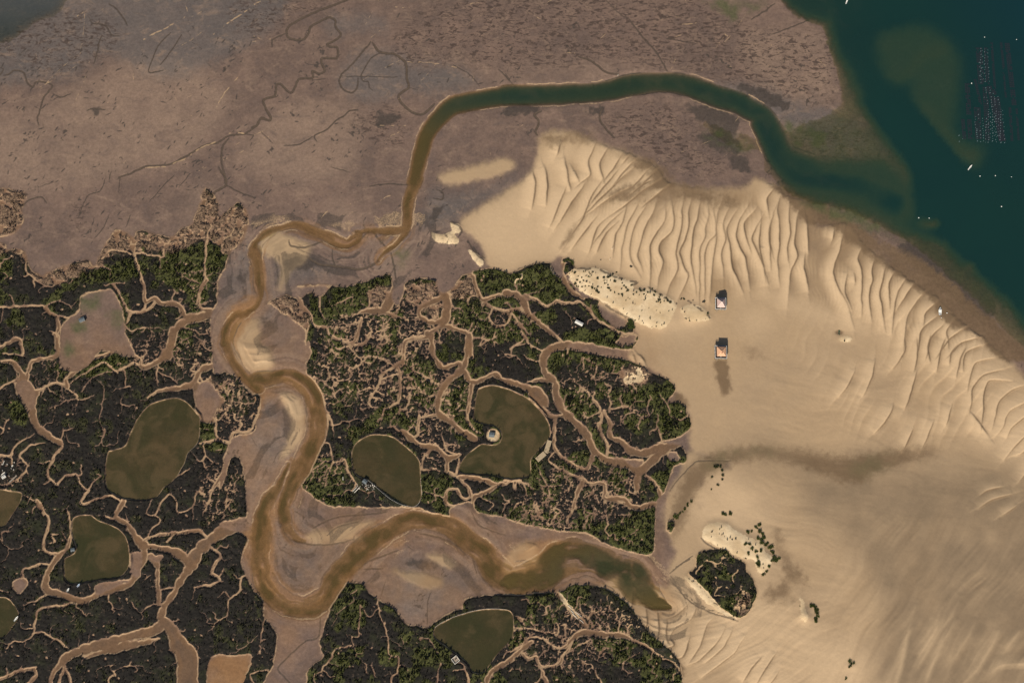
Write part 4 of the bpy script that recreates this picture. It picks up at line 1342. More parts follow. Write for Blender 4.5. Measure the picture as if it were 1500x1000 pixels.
def axis(lo, hi, step, far):
    core = np.arange(lo, hi + step, step)
    out = []; s = step; v = hi + step
    while v < far: s *= 1.25; v += s; out.append(v)
    out2 = []; s = step; v = lo
    while v > -far: s *= 1.25; v -= s; out2.append(v)
    return np.r_[out2[::-1], core, out]


STEP = .8
gx = axis(-640, 640, STEP, 3200); gy = axis(-370, 470, STEP, 3200)
GX, GY = np.meshgrid(gx, gy)
GPX, GPY = w2p(GX, GY)
GZ = sample(h, GPX, GPY).astype(np.float32)
FS = {k: np.clip(sample(v, GPX, GPY), 0, 1).astype(np.float32) for k, v in fields.items()}
GZ += (FS['marsh'] * .5 * (fbm(GX, GY, 2.3, 2, 71) - .5)).astype(np.float32)
ny, nx = GX.shape


def height(px, py):
    return float(sample(h, np.array([px]), np.array([py]))[0])

# ---------------------------------------------------------------- node helpers


class N:
    def __init__(s, name):
        s.m = bpy.data.materials.new(name); s.m.use_nodes = True
        s.t = s.m.node_tree; s.t.nodes.clear()
        s.out = s.t.nodes.new('ShaderNodeOutputMaterial')
        s.geo = s.t.nodes.new('ShaderNodeNewGeometry')

    def node(s, ty, **kw):
        n = s.t.nodes.new(ty)
        for k, v in kw.items(): setattr(n, k, v)
        return n

    def ln(s, a, b): s.t.links.new(a, b)

    def set(s, sock, v):
        if hasattr(v, 'is_linked'): s.ln(v, sock)
        else: sock.default_value = v

    def attr(s, name):
        n = s.node('ShaderNodeAttribute', attribute_name=name)
        sp = s.node('ShaderNodeSeparateColor'); s.ln(n.outputs['Color'], sp.inputs[0])
        return [*sp.outputs, n.outputs['Alpha']]

    def noise(s, scale, detail=3, rough=.55, dist=0, vec=None):
        n = s.node('ShaderNodeTexNoise'); s.ln(vec or s.geo.outputs['Position'], n.inputs['Vector'])
        n.inputs['Scale'].default_value = scale; n.inputs['Detail'].default_value = detail
        n.inputs['Roughness'].default_value = rough; n.inputs['Distortion'].default_value = dist
        return n.outputs['Fac']

    def ramp(s, v, a, b, lo=0, hi=1):
        n = s.node('ShaderNodeMapRange', interpolation_type='SMOOTHSTEP')
        s.set(n.inputs[0], v); n.inputs[1].default_value = a; n.inputs[2].default_value = b
        n.inputs[3].default_value = lo; n.inputs[4].default_value = hi
        return n.outputs[0]

    def math(s, op, a, b=0.0):
        n = s.node('ShaderNodeMath', operation=op); s.set(n.inputs[0], a); s.set(n.inputs[1], b)
        return n.outputs[0]

    def mix(s, f, a, b):
        n = s.node('ShaderNodeMix', data_type='RGBA'); s.set(n.inputs[0], f)
        for i, v in ((6, a), (7, b)):
            if isinstance(v, tuple): v = (*v, 1)
            s.set(n.inputs[i], v)
        return n.outputs[2]

    def bsdf(s, col, rough=.8, spec=.3, nrm=None, metal=0):
        n = s.node('ShaderNodeBsdfPrincipled')
        s.set(n.inputs['Base Color'], (*col, 1) if isinstance(col, tuple) else col)
        s.set(n.inputs['Roughness'], rough); s.set(n.inputs['Specular IOR Level'], spec); n.inputs['Metallic'].default_value = metal
        if nrm is not None: s.ln(nrm, n.inputs['Normal'])
        return n.outputs[0]

    def bump(s, hgt, st, dist=.3):
        n = s.node('ShaderNodeBump'); n.inputs['Strength'].default_value = st; n.inputs['Distance'].default_value = dist
        s.ln(hgt, n.inputs['Height']); return n.outputs[0]

    def done(s, sh): s.ln(sh, s.out.inputs[0]); return s.m


def mat(name, col, var=.25, rough=.75, scale=2.0, metal=0, spec=.3):
    n = N(name); f = n.noise(scale, 4)
    lo = tuple(c * (1 - var) for c in col); hi = tuple(min(1, c * (1 + var)) for c in col)
    return n.done(n.bsdf(n.mix(f, lo, hi), rough, spec, None, metal))


def ground_mat():
    n = N('ground_material')
    a = n.attr('mA'); b = n.attr('mB'); c = n.attr('mC'); d = n.attr('mD')
    sand, wet, och = a[0], a[1], a[2]
    pale, marsh, green = b[0], b[1], b[2]
    pink, grass, alg = c[0], c[1], c[2]
    gry, stk, dark = d[0], d[1], d[2]; crest = a[3]
    big = n.noise(.012, 4, .6); mid = n.noise(.06, 5, .6, .5); fine = n.noise(.55, 4, .65); grain = n.noise(2.2, 2, .6); rag = n.math('SUBTRACT', n.noise(.9, 3, .7), .5)
    sharp = lambda m, w=.7: n.ramp(n.math('ADD', m, n.math('MULTIPLY', rag, w)), .36, .64)
    dark = n.ramp(n.math('ADD', dark, n.math('MULTIPLY', rag, .5)), .12, .68); marsh = sharp(marsh, .8); pale = sharp(pale, 1.0); stk = sharp(stk, .8); pink = n.ramp(pink, .15, .7)
    sv = n.node('ShaderNodeMapping'); n.ln(n.geo.outputs['Position'], sv.inputs[0])
    sv.inputs['Rotation'].default_value = (0, 0, .6); sv.inputs['Scale'].default_value = (.6, 1, 1)
    strk = n.noise(.085, 7, .68, .9, sv.outputs[0])
    mud = n.mix(n.ramp(big, .35, .65), (.130, .090, .074), (.168, .113, .090))
    mud = n.mix(n.ramp(mid, .42, .72, 0, .5), mud, (.235, .156, .119))
    mud = n.mix(n.ramp(mid, .50, .25, 0, .45), mud, (.130, .093, .080))
    mud = n.mix(n.math('MULTIPLY', b[3], .8), mud, n.mix(strk, (.195, .134, .102), (.288, .199, .147)))
    mud = n.mix(n.math('MULTIPLY', gry, .62), mud, n.mix(mid, (.080, .082, .086), (.138, .120, .112)))  # grey mud; its bluish cast paints in the upper-left haze
    mud = n.mix(n.ramp(strk, .50, .72, 0, .6), mud, (.270, .185, .135)); mud = n.mix(n.ramp(strk, .48, .28, 0, .5), mud, (.110, .082, .074))
    # seagrass tufts scattered over the flats
    gv = n.node('ShaderNodeMapping'); n.ln(n.geo.outputs['Position'], gv.inputs[0])
    gv.inputs['Rotation'].default_value = (0, 0, .6); gv.inputs['Scale'].default_value = (.34, .8, 1)
    gn = n.noise(.42, 3, .6, .8, gv.outputs[0])
    gm = n.ramp(n.math('ADD', gn, n.math('MULTIPLY', mid, .25)), .66, .74)
    mud = n.mix(n.math('MULTIPLY', n.math('MULTIPLY', gm, grass), .85), mud, (.062, .043, .036))
    g2 = n.node('ShaderNodeMapping'); n.ln(n.geo.outputs['Position'], g2.inputs[0]); g2.inputs['Rotation'].default_value = (0, 0, -.9); g2.inputs['Scale'].default_value = (.5, .9, 1)
    mud = n.mix(n.math('MULTIPLY', n.math('MULTIPLY', n.ramp(n.math('ADD', n.noise(.26, 5, .7, 1.2, g2.outputs[0]), n.math('MULTIPLY', strk, .3)), .68, .80), grass), .8), mud, (.070, .050, .042))
    mud = n.mix(n.math('MULTIPLY', n.ramp(n.noise(.16, 4, .65, 1.5), .64, .74), .55), mud, (.085, .062, .052))
    mud = n.mix(n.math('MULTIPLY', dark, .85), mud, n.mix(fine, (.034, .030, .028), (.085, .066, .055)))
    sn = n.mix(n.ramp(big, .3, .7), (.285, .190, .108), (.240, .166, .104))
    sn = n.mix(n.ramp(mid, .35, .75, 0, .5), sn, (.335, .228, .130))
    sn = n.mix(n.ramp(crest, .0, 1.0, 0, .97), sn, (.61, .438, .270)); sn = n.mix(n.math('MULTIPLY', n.math('MULTIPLY', gry, .8), n.ramp(crest, 1.2, .5)), sn, n.mix(mid, (.158, .116, .076), (.228, .166, .107)))  # crests paler: drier sand, with the lit slopes painted into the tone
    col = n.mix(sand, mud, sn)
    col = n.mix(n.math('MULTIPLY', och, .8), col, n.mix(mid, (.22, .105, .038), (.33, .185, .085)))
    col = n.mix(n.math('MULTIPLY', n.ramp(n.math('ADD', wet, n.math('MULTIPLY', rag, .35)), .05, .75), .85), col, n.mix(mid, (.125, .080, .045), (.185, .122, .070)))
    col = n.mix(n.math('MULTIPLY', alg, .8), col, n.mix(fine, (.046, .060, .026), (.105, .112, .046)))
    pale = n.math('MULTIPLY', pale, n.ramp(n.noise(.22, 5, .7), .28, .52, .55, 1))
    col = n.mix(pale, col, n.mix(n.ramp(mid, .3, .7), (.72, .56, .36), (.55, .40, .235)))
    col = n.mix(n.math('MULTIPLY', n.math('MULTIPLY', dark, n.math('MAXIMUM', sand, pale)), .8), col, n.mix(fine, (.055, .044, .034), (.15, .11, .075)))
    col = n.mix(n.math('MULTIPLY', stk, .72), col, (.43, .295, .175))
    veg = n.mix(n.ramp(fine, .3, .72), (.010, .0092, .0085), (.022, .0185, .0155))
    veg = n.mix(n.ramp(n.noise(.25, 5, .72), .57, .70, 0, .75), veg, (.12, .085, .060)); veg = n.mix(n.ramp(n.noise(.045, 5, .7), .50, .68, 0, .6), veg, (.030, .034, .014))
    veg = n.mix(n.ramp(n.math('ADD', green, n.math('MULTIPLY', rag, .9)), .25, .75), veg, n.mix(n.ramp(fine, .3, .7), (.022, .025, .009), (.095, .098, .030)))
    veg = n.mix(pink, veg, n.mix(n.ramp(fine, .35, .65), (.060, .040, .030), (.25, .165, .105)))
    col = n.mix(marsh, col, veg)
    col = n.mix(.22, col, n.mix(fine, (.03, .02, .015), (.5, .36, .24)) if False else col)
    var = n.node('ShaderNodeHueSaturation'); n.ln(col, var.inputs['Color'])
    n.set(var.inputs['Value'], n.math('ADD', n.math('ADD', 1.0, n.math('MULTIPLY', n.math('SUBTRACT', 1.0, n.math('MULTIPLY', sand, .78)), n.math('SUBTRACT', n.math('MULTIPLY', n.ramp(grain, .25, .75, .84, 1.16), n.ramp(n.noise(.33, 5, .75), .28, .72, .84, 1.15)), 1.0))), 0.0))
    # combed ripple marks on bare sand
    wv = n.node('ShaderNodeTexWave', wave_type='BANDS', bands_direction='X'); n.ln(n.geo.outputs['Position'], wv.inputs[0])
    wv.inputs['Scale'].default_value = .22; wv.inputs['Distortion'].default_value = 9; wv.inputs['Detail'].default_value = 3; wv.inputs['Detail Scale'].default_value = .35
    hb = n.math('ADD', n.math('MULTIPLY', fine, .9), n.math('MULTIPLY', n.math('MULTIPLY', wv.outputs['Fac'], sand), .05))
    nr = n.bump(hb, .35, .35)
    rg = n.ramp(wet, 0, 1, .9, .55)
    return n.done(n.bsdf(var.outputs[0], rg, .22, nr))


def water_mat(name, k=.9):
    """Turbid water: bed seen through, body colour gaining with depth (attribute), thin sky reflection."""
    n = N(name)
    a = n.attr('wA')                                         # depth/5, brown silt, olive
    dep = n.math('MULTIPLY', a[0], 5.0)
    sx = n.node('ShaderNodeSeparateXYZ'); n.ln(n.geo.outputs['Position'], sx.inputs[0]); px_, py_ = sx.outputs[0], sx.outputs[1]
    body = n.mix(n.noise(.02, 4), (.0090, .036, .031), (.0075, .030, .030))
    body = n.mix(n.math('MULTIPLY', n.ramp(px_, -300, -480), n.ramp(py_, 280, 400)), body, (.085, .106, .120))  # north-west corner: haze and sky reflection painted into the body colour
    body = n.mix(n.math('MULTIPLY', n.ramp(px_, 380, 640), n.ramp(py_, 60, 460)), body, (.006, .030, .046))
    body = n.mix(n.math('MULTIPLY', n.ramp(dep, 3.6, .9), n.ramp(px_, -300, -200)), body, (.026, .058, .038))
    body = n.mix(a[1], body, n.mix(n.ramp(dep, .25, .95), (.215, .120, .048), (.098, .070, .024)))
    nz = n.ramp(n.noise(.045, 5, .6, .8), .3, .7, -.55, .55)
    olive = n.mix(n.ramp(n.math('ADD', a[1], nz), 0, 1), (.036, .043, .018), (.098, .078, .038))
    body = n.mix(a[2], body, olive)
    f = n.math('SUBTRACT', 1.0, n.math('POWER', math.e, n.math('MULTIPLY', dep, -k)))
    dif = n.node('ShaderNodeBsdfDiffuse'); n.ln(body, dif.inputs[0])
    tr = n.node('ShaderNodeBsdfTransparent'); tr.inputs[0].default_value = (.93, .93, .86, 1)
    m1 = n.node('ShaderNodeMixShader'); n.ln(f, m1.inputs[0]); n.ln(tr.outputs[0], m1.inputs[1]); n.ln(dif.outputs[0], m1.inputs[2])
    gl = n.node('ShaderNodeBsdfGlossy'); gl.inputs['Roughness'].default_value = .12
    n.ln(n.bump(n.noise(.9, 3, .6, .5), .25, .12), gl.inputs['Normal'])
    dt = n.node('ShaderNodeVectorMath', operation='DOT_PRODUCT'); n.ln(n.geo.outputs['Incoming'], dt.inputs[0]); n.ln(n.geo.outputs['Normal'], dt.inputs[1])
    fr = n.math('ADD', .02, n.math('MULTIPLY', .98, n.math('POWER', n.math('SUBTRACT', 1.0, n.math('ABSOLUTE', dt.outputs['Value'])), 5.0)))
    m2 = n.node('ShaderNodeMixShader'); n.ln(fr, m2.inputs[0]); n.ln(m1.outputs[0], m2.inputs[1]); n.ln(gl.outputs[0], m2.inputs[2])
    return n.done(m2.outputs[0])


def leaf_mat(name, lo, hi, attr=None, lo2=None, hi2=None):
    n = N(name)
    oi = n.node('ShaderNodeObjectInfo')
    f = n.ramp(n.noise(1.1, 3), .25, .75)
    c = n.mix(f, lo, hi)
    if attr:
        at = n.attr(attr); c = n.mix(at[0], c, n.mix(f, lo2, hi2)); c = n.mix(at[1], c, n.mix(f, (.070, .046, .034), (.23, .15, .10)))
    else:
        hs = n.node('ShaderNodeHueSaturation'); n.ln(c, hs.inputs['Color'])
        n.set(hs.inputs['Value'], n.ramp(oi.outputs['Random'], 0, 1, .75, 1.3)); c = hs.outputs[0]
    return n.done(n.bsdf(c, .8, .15))


M = dict(
    ground=ground_mat(), water=water_mat('lagoon_water_material', .82), pondw=water_mat('pond_water_material', 2.6),
    tuft=leaf_mat('marsh_tuft_leaves', (.008, .0076, .0066), (.026, .0225, .0175), 'tint', (.020, .026, .008), (.098, .106, .028)),
    shrub=leaf_mat('shrub_leaves', (.012, .018, .008), (.050, .060, .020)), shrubg=leaf_mat('green_shrub_leaves', (.018, .030, .008), (.085, .10, .025)),
    bark=mat('bark', (.09, .065, .045)), wood=mat('weathered_timber', (.30, .25, .20), .3, .85, 3), dwood=mat('dark_timber', (.075, .055, .045), .35, .85, 3),
    pwood=mat('bleached_timber', (.70, .66, .58), .2, .8, 3), white=mat('white_paint', (.80, .79, .76), .06, .5, 1.5), tile=mat('orange_roof_tile', (.66, .38, .23), .22, .75, 2.4),
    ptile=mat('pink_roof_tile', (.56, .39, .35), .28, .75, 2.4), pale_roof=mat('bleached_roof_sheet', (.60, .58, .54), .1, .6, 2), grey_roof=mat('grey_roof_sheet', (.13, .155, .17), .3, .6, 2.5),
    glass=mat('dark_window_glass', (.02, .025, .03), .3, .1, 1, 0, .6), black=mat('black_rubber', (.015, .015, .016), .3, .5), rock=mat('pale_rubble_stone', (.62, .57, .50), .25, .9, 4),
    drock=mat('weedy_rock', (.045, .038, .028), .4, .9, 4), blue=mat('blue_paint', (.20, .36, .60), .12, .45), green=mat('weed_on_timber', (.055, .075, .045), .4, .9, 3), rackm=mat('oyster_bag_mesh', (.014, .017, .026), .4, .9, 1.5),
    brick=mat('brick_chimney', (.20, .10, .08), .3, .85, 5), buoy=mat('bleached_float_plastic', (.15, .20, .22), .12, .5), ssand=mat('pale_shell_gravel', (.44, .34, .22), .22, .9, 4))


# ---------------------------------------------------------------- mesh helpers
def link(o):
    COL.objects.link(o); return o


def thing(name, label, cat, loc=(0, 0, 0), rz=0, group=None):
    o = link(bpy.data.objects.new(name, None)); o.location = loc; o.rotation_euler = (0, 0, rz); o.empty_display_size = .5
    return tag(o, label, cat, group)


def tag(o, label=None, cat=None, group=None, kind=None):
    if label: o['label'] = label
    if cat: o['category'] = cat
    if group: o['group'] = group
    if kind: o['kind'] = kind
    return o


def npmesh(name, V, F, m, smooth=True, cols=None):
    me = bpy.data.meshes.new(name)
    V = np.asarray(V, np.float32); F = np.asarray(F, np.int32)
    nv, nf, k = len(V), len(F), F.shape[1]
    me.vertices.add(nv); me.vertices.foreach_set('co', V.ravel())
    me.loops.add(nf * k); me.loops.foreach_set('vertex_index', F.ravel())
    me.polygons.add(nf); me.polygons.foreach_set('loop_start', np.arange(0, nf * k, k, dtype=np.int32))
    me.polygons.foreach_set('use_smooth', np.full(nf, smooth))
    for cn, cv in (cols or {}).items():
        at = me.attributes.new(cn, 'FLOAT_COLOR', 'POINT')
        at.data.foreach_set('color', (cv if cv.shape[1] == 4 else np.c_[cv, np.ones(nv)]).astype(np.float32).ravel())
    me.materials.append(m); me.update(calc_edges=True)
    return link(bpy.data.objects.new(name, me))


class MB:
    def __init__(s): s.v = []; s.f = []

    def add(s, V, F):
        o = len(s.v); s.v += [tuple(q) for q in V]; s.f += [tuple(i + o for i in q) for q in F]; return s

    def box(s, c, d, rz=0, tap=1.0):
        x, y, z = d[0] / 2, d[1] / 2, d[2] / 2; ca, sa = math.cos(rz), math.sin(rz); V = []
        for sz in (-1, 1):
            k = tap if sz > 0 else 1
            for sx, sy in ((-1, -1), (1, -1), (1, 1), (-1, 1)):
                a, b = sx * x * k, sy * y * k
                V.append((c[0] + a * ca - b * sa, c[1] + a * sa + b * ca, c[2] + sz * z))
        return s.add(V, [(3, 2, 1, 0), (4, 5, 6, 7), (0, 1, 5, 4), (1, 2, 6, 5), (2, 3, 7, 6), (3, 0, 4, 7)])

    def tube(s, a, b, r0, r1=None, n=6):
        r1 = r0 if r1 is None else r1; a = Vector(a); b = Vector(b); d = (b - a).normalized()
        u = d.orthogonal().normalized(); w = d.cross(u); V = []
        for p, r in ((a, r0), (b, r1)):
            for i in range(n):
                t = 6.2832 * i / n; V.append(p + r * (math.cos(t) * u + math.sin(t) * w))
        F = [(i, (i + 1) % n, n + (i + 1) % n, n + i) for i in range(n)] + [tuple(range(n - 1, -1, -1)), tuple(range(n, 2 * n))]
        return s.add(V, F)

    def hip(s, c, lx, ly, rise, ridge=0.0, th=.14):
        """hipped roof shell: eave rectangle lx x ly at c, ridge along x, with a thickness."""
        x, y = lx / 2, ly / 2; r = ridge / 2; X, Y, Z = c; V = []
        for dz in (0, -th):
            V += [(X - x, Y - y, Z + dz), (X + x, Y - y, Z + dz), (X + x, Y + y, Z + dz), (X - x, Y + y, Z + dz), (X - r - .02, Y, Z + rise + dz), (X + r + .02, Y, Z + rise + dz)]
        return s.add(V, [(0, 1, 5, 4), (1, 2, 5), (2, 3, 4, 5), (3, 0, 4), (7, 6, 10, 11), (8, 7, 11), (9, 8, 11, 10), (6, 9, 10), (0, 6, 7, 1), (1, 7, 8, 2), (2, 8, 9, 3), (3, 9, 6, 0)])

    def blob(s, c, d, rnd, n=8, rings=5, rough=.25):
        V = [(c[0], c[1], c[2] + d[2] / 2)]
        for i in range(1, rings):
            ph = math.pi * i / rings
            for j in range(n):
                t = 6.2832 * j / n; k = 1 + rough * (rnd.random() - .5) * 2
                V.append((c[0] + d[0] / 2 * math.sin(ph) * math.cos(t) * k, c[1] + d[1] / 2 * math.sin(ph) * math.sin(t) * k, c[2] + d[2] / 2 * math.cos(ph) * k))
        V.append((c[0], c[1], c[2] - d[2] / 2)); F = []
        for j in range(n): F.append((0, 1 + j, 1 + (j + 1) % n))
        for i in range(rings - 2):
            for j in range(n):
                a = 1 + i * n; F.append((a + j, a + n + j, a + n + (j + 1) % n, a + (j + 1) % n))
        a = 1 + (rings - 2) * n
        for j in range(n): F.append((len(V) - 1, a + (j + 1) % n, a + j))
        return s.add(V, F)

    def build(s, name, m, parent=None, bevel=0, smooth=False):
        me = bpy.data.meshes.new(name); me.from_pydata(s.v, [], s.f); me.materials.append(m)
        if smooth: me.polygons.foreach_set('use_smooth', [True] * len(me.polygons))
        me.update()
        o = link(bpy.data.objects.new(name, me)); o.parent = parent
        if bevel:
            b = o.modifiers.new('bevel', 'BEVEL'); b.width = bevel; b.segments = 2; b.limit_method = 'ANGLE'
        return o


def copy_tree(o, parent=None):
    c = link(o.copy()); c.parent = parent
    for ch in list(o.children): copy_tree(ch, c)
    return c


def at(px, py, z=None):
    x, y = p2w(px, py, 0)
    return (x, y, height(px, py) if z is None else z)


# ---------------------------------------------------------------- the ground, one sheet split by kind along shared edges
idx = np.arange(ny * nx).reshape(ny, nx)
Q = np.stack([idx[:-1, :-1], idx[:-1, 1:], idx[1:, 1:], idx[1:, :-1]], -1).reshape(-1, 4)
VX = np.stack([GX, GY, GZ], -1).reshape(-1, 3)
fl = {k: v.reshape(-1) for k, v in FS.items()}
A = {'mA': np.stack([fl['sand'], fl['wet'], fl['och'], fl['crest']], -1), 'mB': np.stack([fl['pale'], fl['marsh'], fl['green'], fl['tan']], -1),
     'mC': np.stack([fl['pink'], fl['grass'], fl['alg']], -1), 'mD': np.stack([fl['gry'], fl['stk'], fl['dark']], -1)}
q0 = Q[:, 0]
cls = np.zeros(len(Q), int)                                       # mudflat
cls[(fl['sand'][q0] > .5)] = 1; cls[(fl['pale'][q0] > .5)] = 2; cls[(fl['marsh'][q0] > .5)] = 3
cls[(VX[q0, 2] < -.28)] = 4
inpond = sample(PM, GPX, GPY).reshape(-1); cls[inpond[q0] > .5] = 5
for ci, nm in enumerate(('mudflat', 'sandbank', 'sand_dune', 'salt_marsh', 'lagoon_bed', 'pond_bed')):
    f = Q[cls == ci]
    u, inv = np.unique(f, return_inverse=True)
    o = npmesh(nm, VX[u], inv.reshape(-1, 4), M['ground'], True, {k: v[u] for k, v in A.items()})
    tag(o, kind='structure')

# ---------------------------------------------------------------- water
WL = 0.0
wet_v = GZ.reshape(-1) < WL + .25
inany = inpond > .02
qa = (wet_v[Q].any(1)) & ~(inany[Q].any(1))
GPXf, GPYf = GPX.reshape(-1), GPY.reshape(-1)
dep = np.clip(WL - VX[:, 2], 0, 5) / 5
brown = np.clip((760 - GPXf + 1.3 * np.clip(GPYf - 420, 0, 400)) / 160, 0, 1) * np.clip((GPYf - 120) / 80, 0, 1)
pool = np.exp(-(((GPXf - 905) / 75) ** 2 + ((GPYf - 838) / 32) ** 2)); brown = np.clip(brown * (1 - .75 * pool), 0, 1)
ch = GPXf[Q[:, 0]] < 1165
for nm, sel in (('lagoon_water', qa & ~ch), ('tidal_channel_water', qa & ch)):
    f = Q[sel]; u, inv = np.unique(f, return_inverse=True)
    V = VX[u].copy(); V[:, 2] = WL
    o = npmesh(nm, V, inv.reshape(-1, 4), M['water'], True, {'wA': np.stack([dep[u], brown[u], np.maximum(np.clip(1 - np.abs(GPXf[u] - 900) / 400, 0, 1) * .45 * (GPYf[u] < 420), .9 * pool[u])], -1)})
    tag(o, kind='structure')
PL = .62
for i, p in enumerate(PG['POND']):
    m = fill(p); s = blur(m, 2)
    pv = sample(s, GPX, GPY).reshape(-1) > .15
    f = Q[pv[Q].all(1)]
    u, inv = np.unique(f, return_inverse=True)
    V = VX[u].copy(); V[:, 2] = PL
    ol = 1.0
    o = npmesh('pond_water', V, inv.reshape(-1, 4), M['pondw'], True, {'wA': np.stack([np.clip(PL - VX[u, 2], 0, 5) / 5, (.36, .26, .04, .48, .10, .80, .22)[i] * np.ones(len(u)), ol * np.ones(len(u))], -1)})
    tag(o, kind='structure')

# ---------------------------------------------------------------- salt marsh sward: uncountable tufts, one object
def tufts(n_try):
    ys = rng.uniform(-360, 460, n_try); xs = rng.uniform(-620, 460, n_try)
    px, py = w2p(xs, ys)
    mk = sample(MK, px, py); g = sample(grn, px, py); pk_ = sample(pnk, px, py)
    cl = fbm(xs, ys, 3.4, 2, 91); ok = (cl > .40) & (mk > .75) & (rng.random(n_try) < .16 + .84 * np.clip(g * 1.3, 0, 1)) & (px > -60) & (px < 1560) & (py > -60) & (py < 1060)
    dn = (sample(palem, px, py) > .45) & (mk < .3) & (fbm(xs, ys, 4.5, 3, 93) > .57) & (rng.random(n_try) < .11) & (px > 780)
    ok = ok | dn; g = np.where(dn, .55, g)
    return xs[ok], ys[ok], sample(h, px, py)[ok], g[ok], pk_[ok]


tx, ty, tz, tg, tp = tufts(520000)
n = len(tx)
sz = rng.uniform(.35, .8, n) * (1 + .6 * tg); hz = rng.uniform(.3, .7, n) * (1 + 1.5 * tg)
Vs = []; Fs = []; Ts = []
tint = np.stack([np.clip(tg * 1.5 * sst(.40, .62, fbm(tx, ty, 5.0, 3, 92)) + rng.normal(0, .10, n), 0, 1), np.clip(tp, 0, 1), np.zeros(n)], -1)
for k in range(3):
    an = rng.uniform(0, 6.28, n); ti = rng.uniform(.15, .75, n)
    ca, sa = np.cos(an), np.sin(an)
    off = rng.uniform(-.3, .3, (n, 2)) * sz[:, None]
    cx, cy, cz = tx + off[:, 0], ty + off[:, 1], tz + .15
    w2 = sz * .55
    p0 = np.stack([cx - sa * w2, cy + ca * w2, cz], -1); p1 = np.stack([cx + sa * w2, cy - ca * w2, cz], -1)
    dx = ca * sz * ti * 1.3; dy = sa * sz * ti * 1.3
    p2 = np.stack([cx + sa * w2 * .6 + dx, cy - ca * w2 * .6 + dy, cz + hz], -1); p3 = np.stack([cx - sa * w2 * .6 + dx, cy + ca * w2 * .6 + dy, cz + hz * .85], -1)
    Vs.append(np.stack([p0, p1, p2, p3], 1).reshape(-1, 3)); Fs.append(np.arange(4 * n).reshape(-1, 4) + 4 * n * k); Ts.append(np.repeat(tint, 4, 0))
o = npmesh('salt_marsh_vegetation', np.concatenate(Vs), np.concatenate(Fs), M['tuft'], False, {'tint': np.concatenate(Ts)})
tag(o, 'dark and olive green salt marsh plants covering the islands between the creeks', 'marsh plants', None, 'stuff')


# ---------------------------------------------------------------- shrubs
def make_shrub(seed, m, wide=1.0):
    r = random.Random(seed)
    root = thing('shrub', 'shrub', 'shrub')
    st = MB()
    tips = []
    for k in range(5):
        a = 1.26 * k + r.random() * .6; l = .5 + r.random() * .4
        e = (wide * l * math.cos(a), wide * l * math.sin(a), .55 + .4 * r.random()); tips.append(e)
        st.tube((0, 0, -.15), e, .06, .02, 5)
    st.build('stem', M['bark'], root)
    V = []; F = []
    for k in range(230):
        t = tips[r.randrange(5)]; q = r.random() ** .5
        c = Vector((t[0] * q + r.gauss(0, .26) * wide, t[1] * q + r.gauss(0, .26) * wide, max(.08, t[2] * (.35 + .65 * q) + r.gauss(0, .16))))
        u = Vector((r.gauss(0, 1), r.gauss(0, 1), r.gauss(0, .6))).normalized() * (.13 + .12 * r.random())
        w = u.cross(Vector((r.gauss(0, 1), r.gauss(0, 1), r.gauss(0, 1)))).normalized() * (.07 + .07 * r.random())
        o_ = len(V); V += [c - u, c + w, c + u * 1.2, c - w]; F.append((o_, o_ + 1, o_ + 2, o_ + 3))
    b = MB(); b.add(V, F); b.build('foliage', m, root)
    return root


SHR = [make_shrub(1, M['shrub']), make_shrub(2, M['shrub'], 1.25), make_shrub(3, M['shrubg']), make_shrub(4, M['shrubg'], 1.3)]
used = [False] * 4


def shrub(px, py, d, kind, label, group, rnd):
    if not used[kind]: o = SHR[kind]; used[kind] = True
    else: o = copy_tree(SHR[kind])
    o.location = at(px, py); s = d * .5
    o.scale = (s * (.8 + .4 * rnd.random()), s * (.8 + .4 * rnd.random()), s * (.5 + .25 * rnd.random())); o.rotation_euler.z = rnd.random() * 6.28
    tag(o, label, 'shrub', group)
    return o


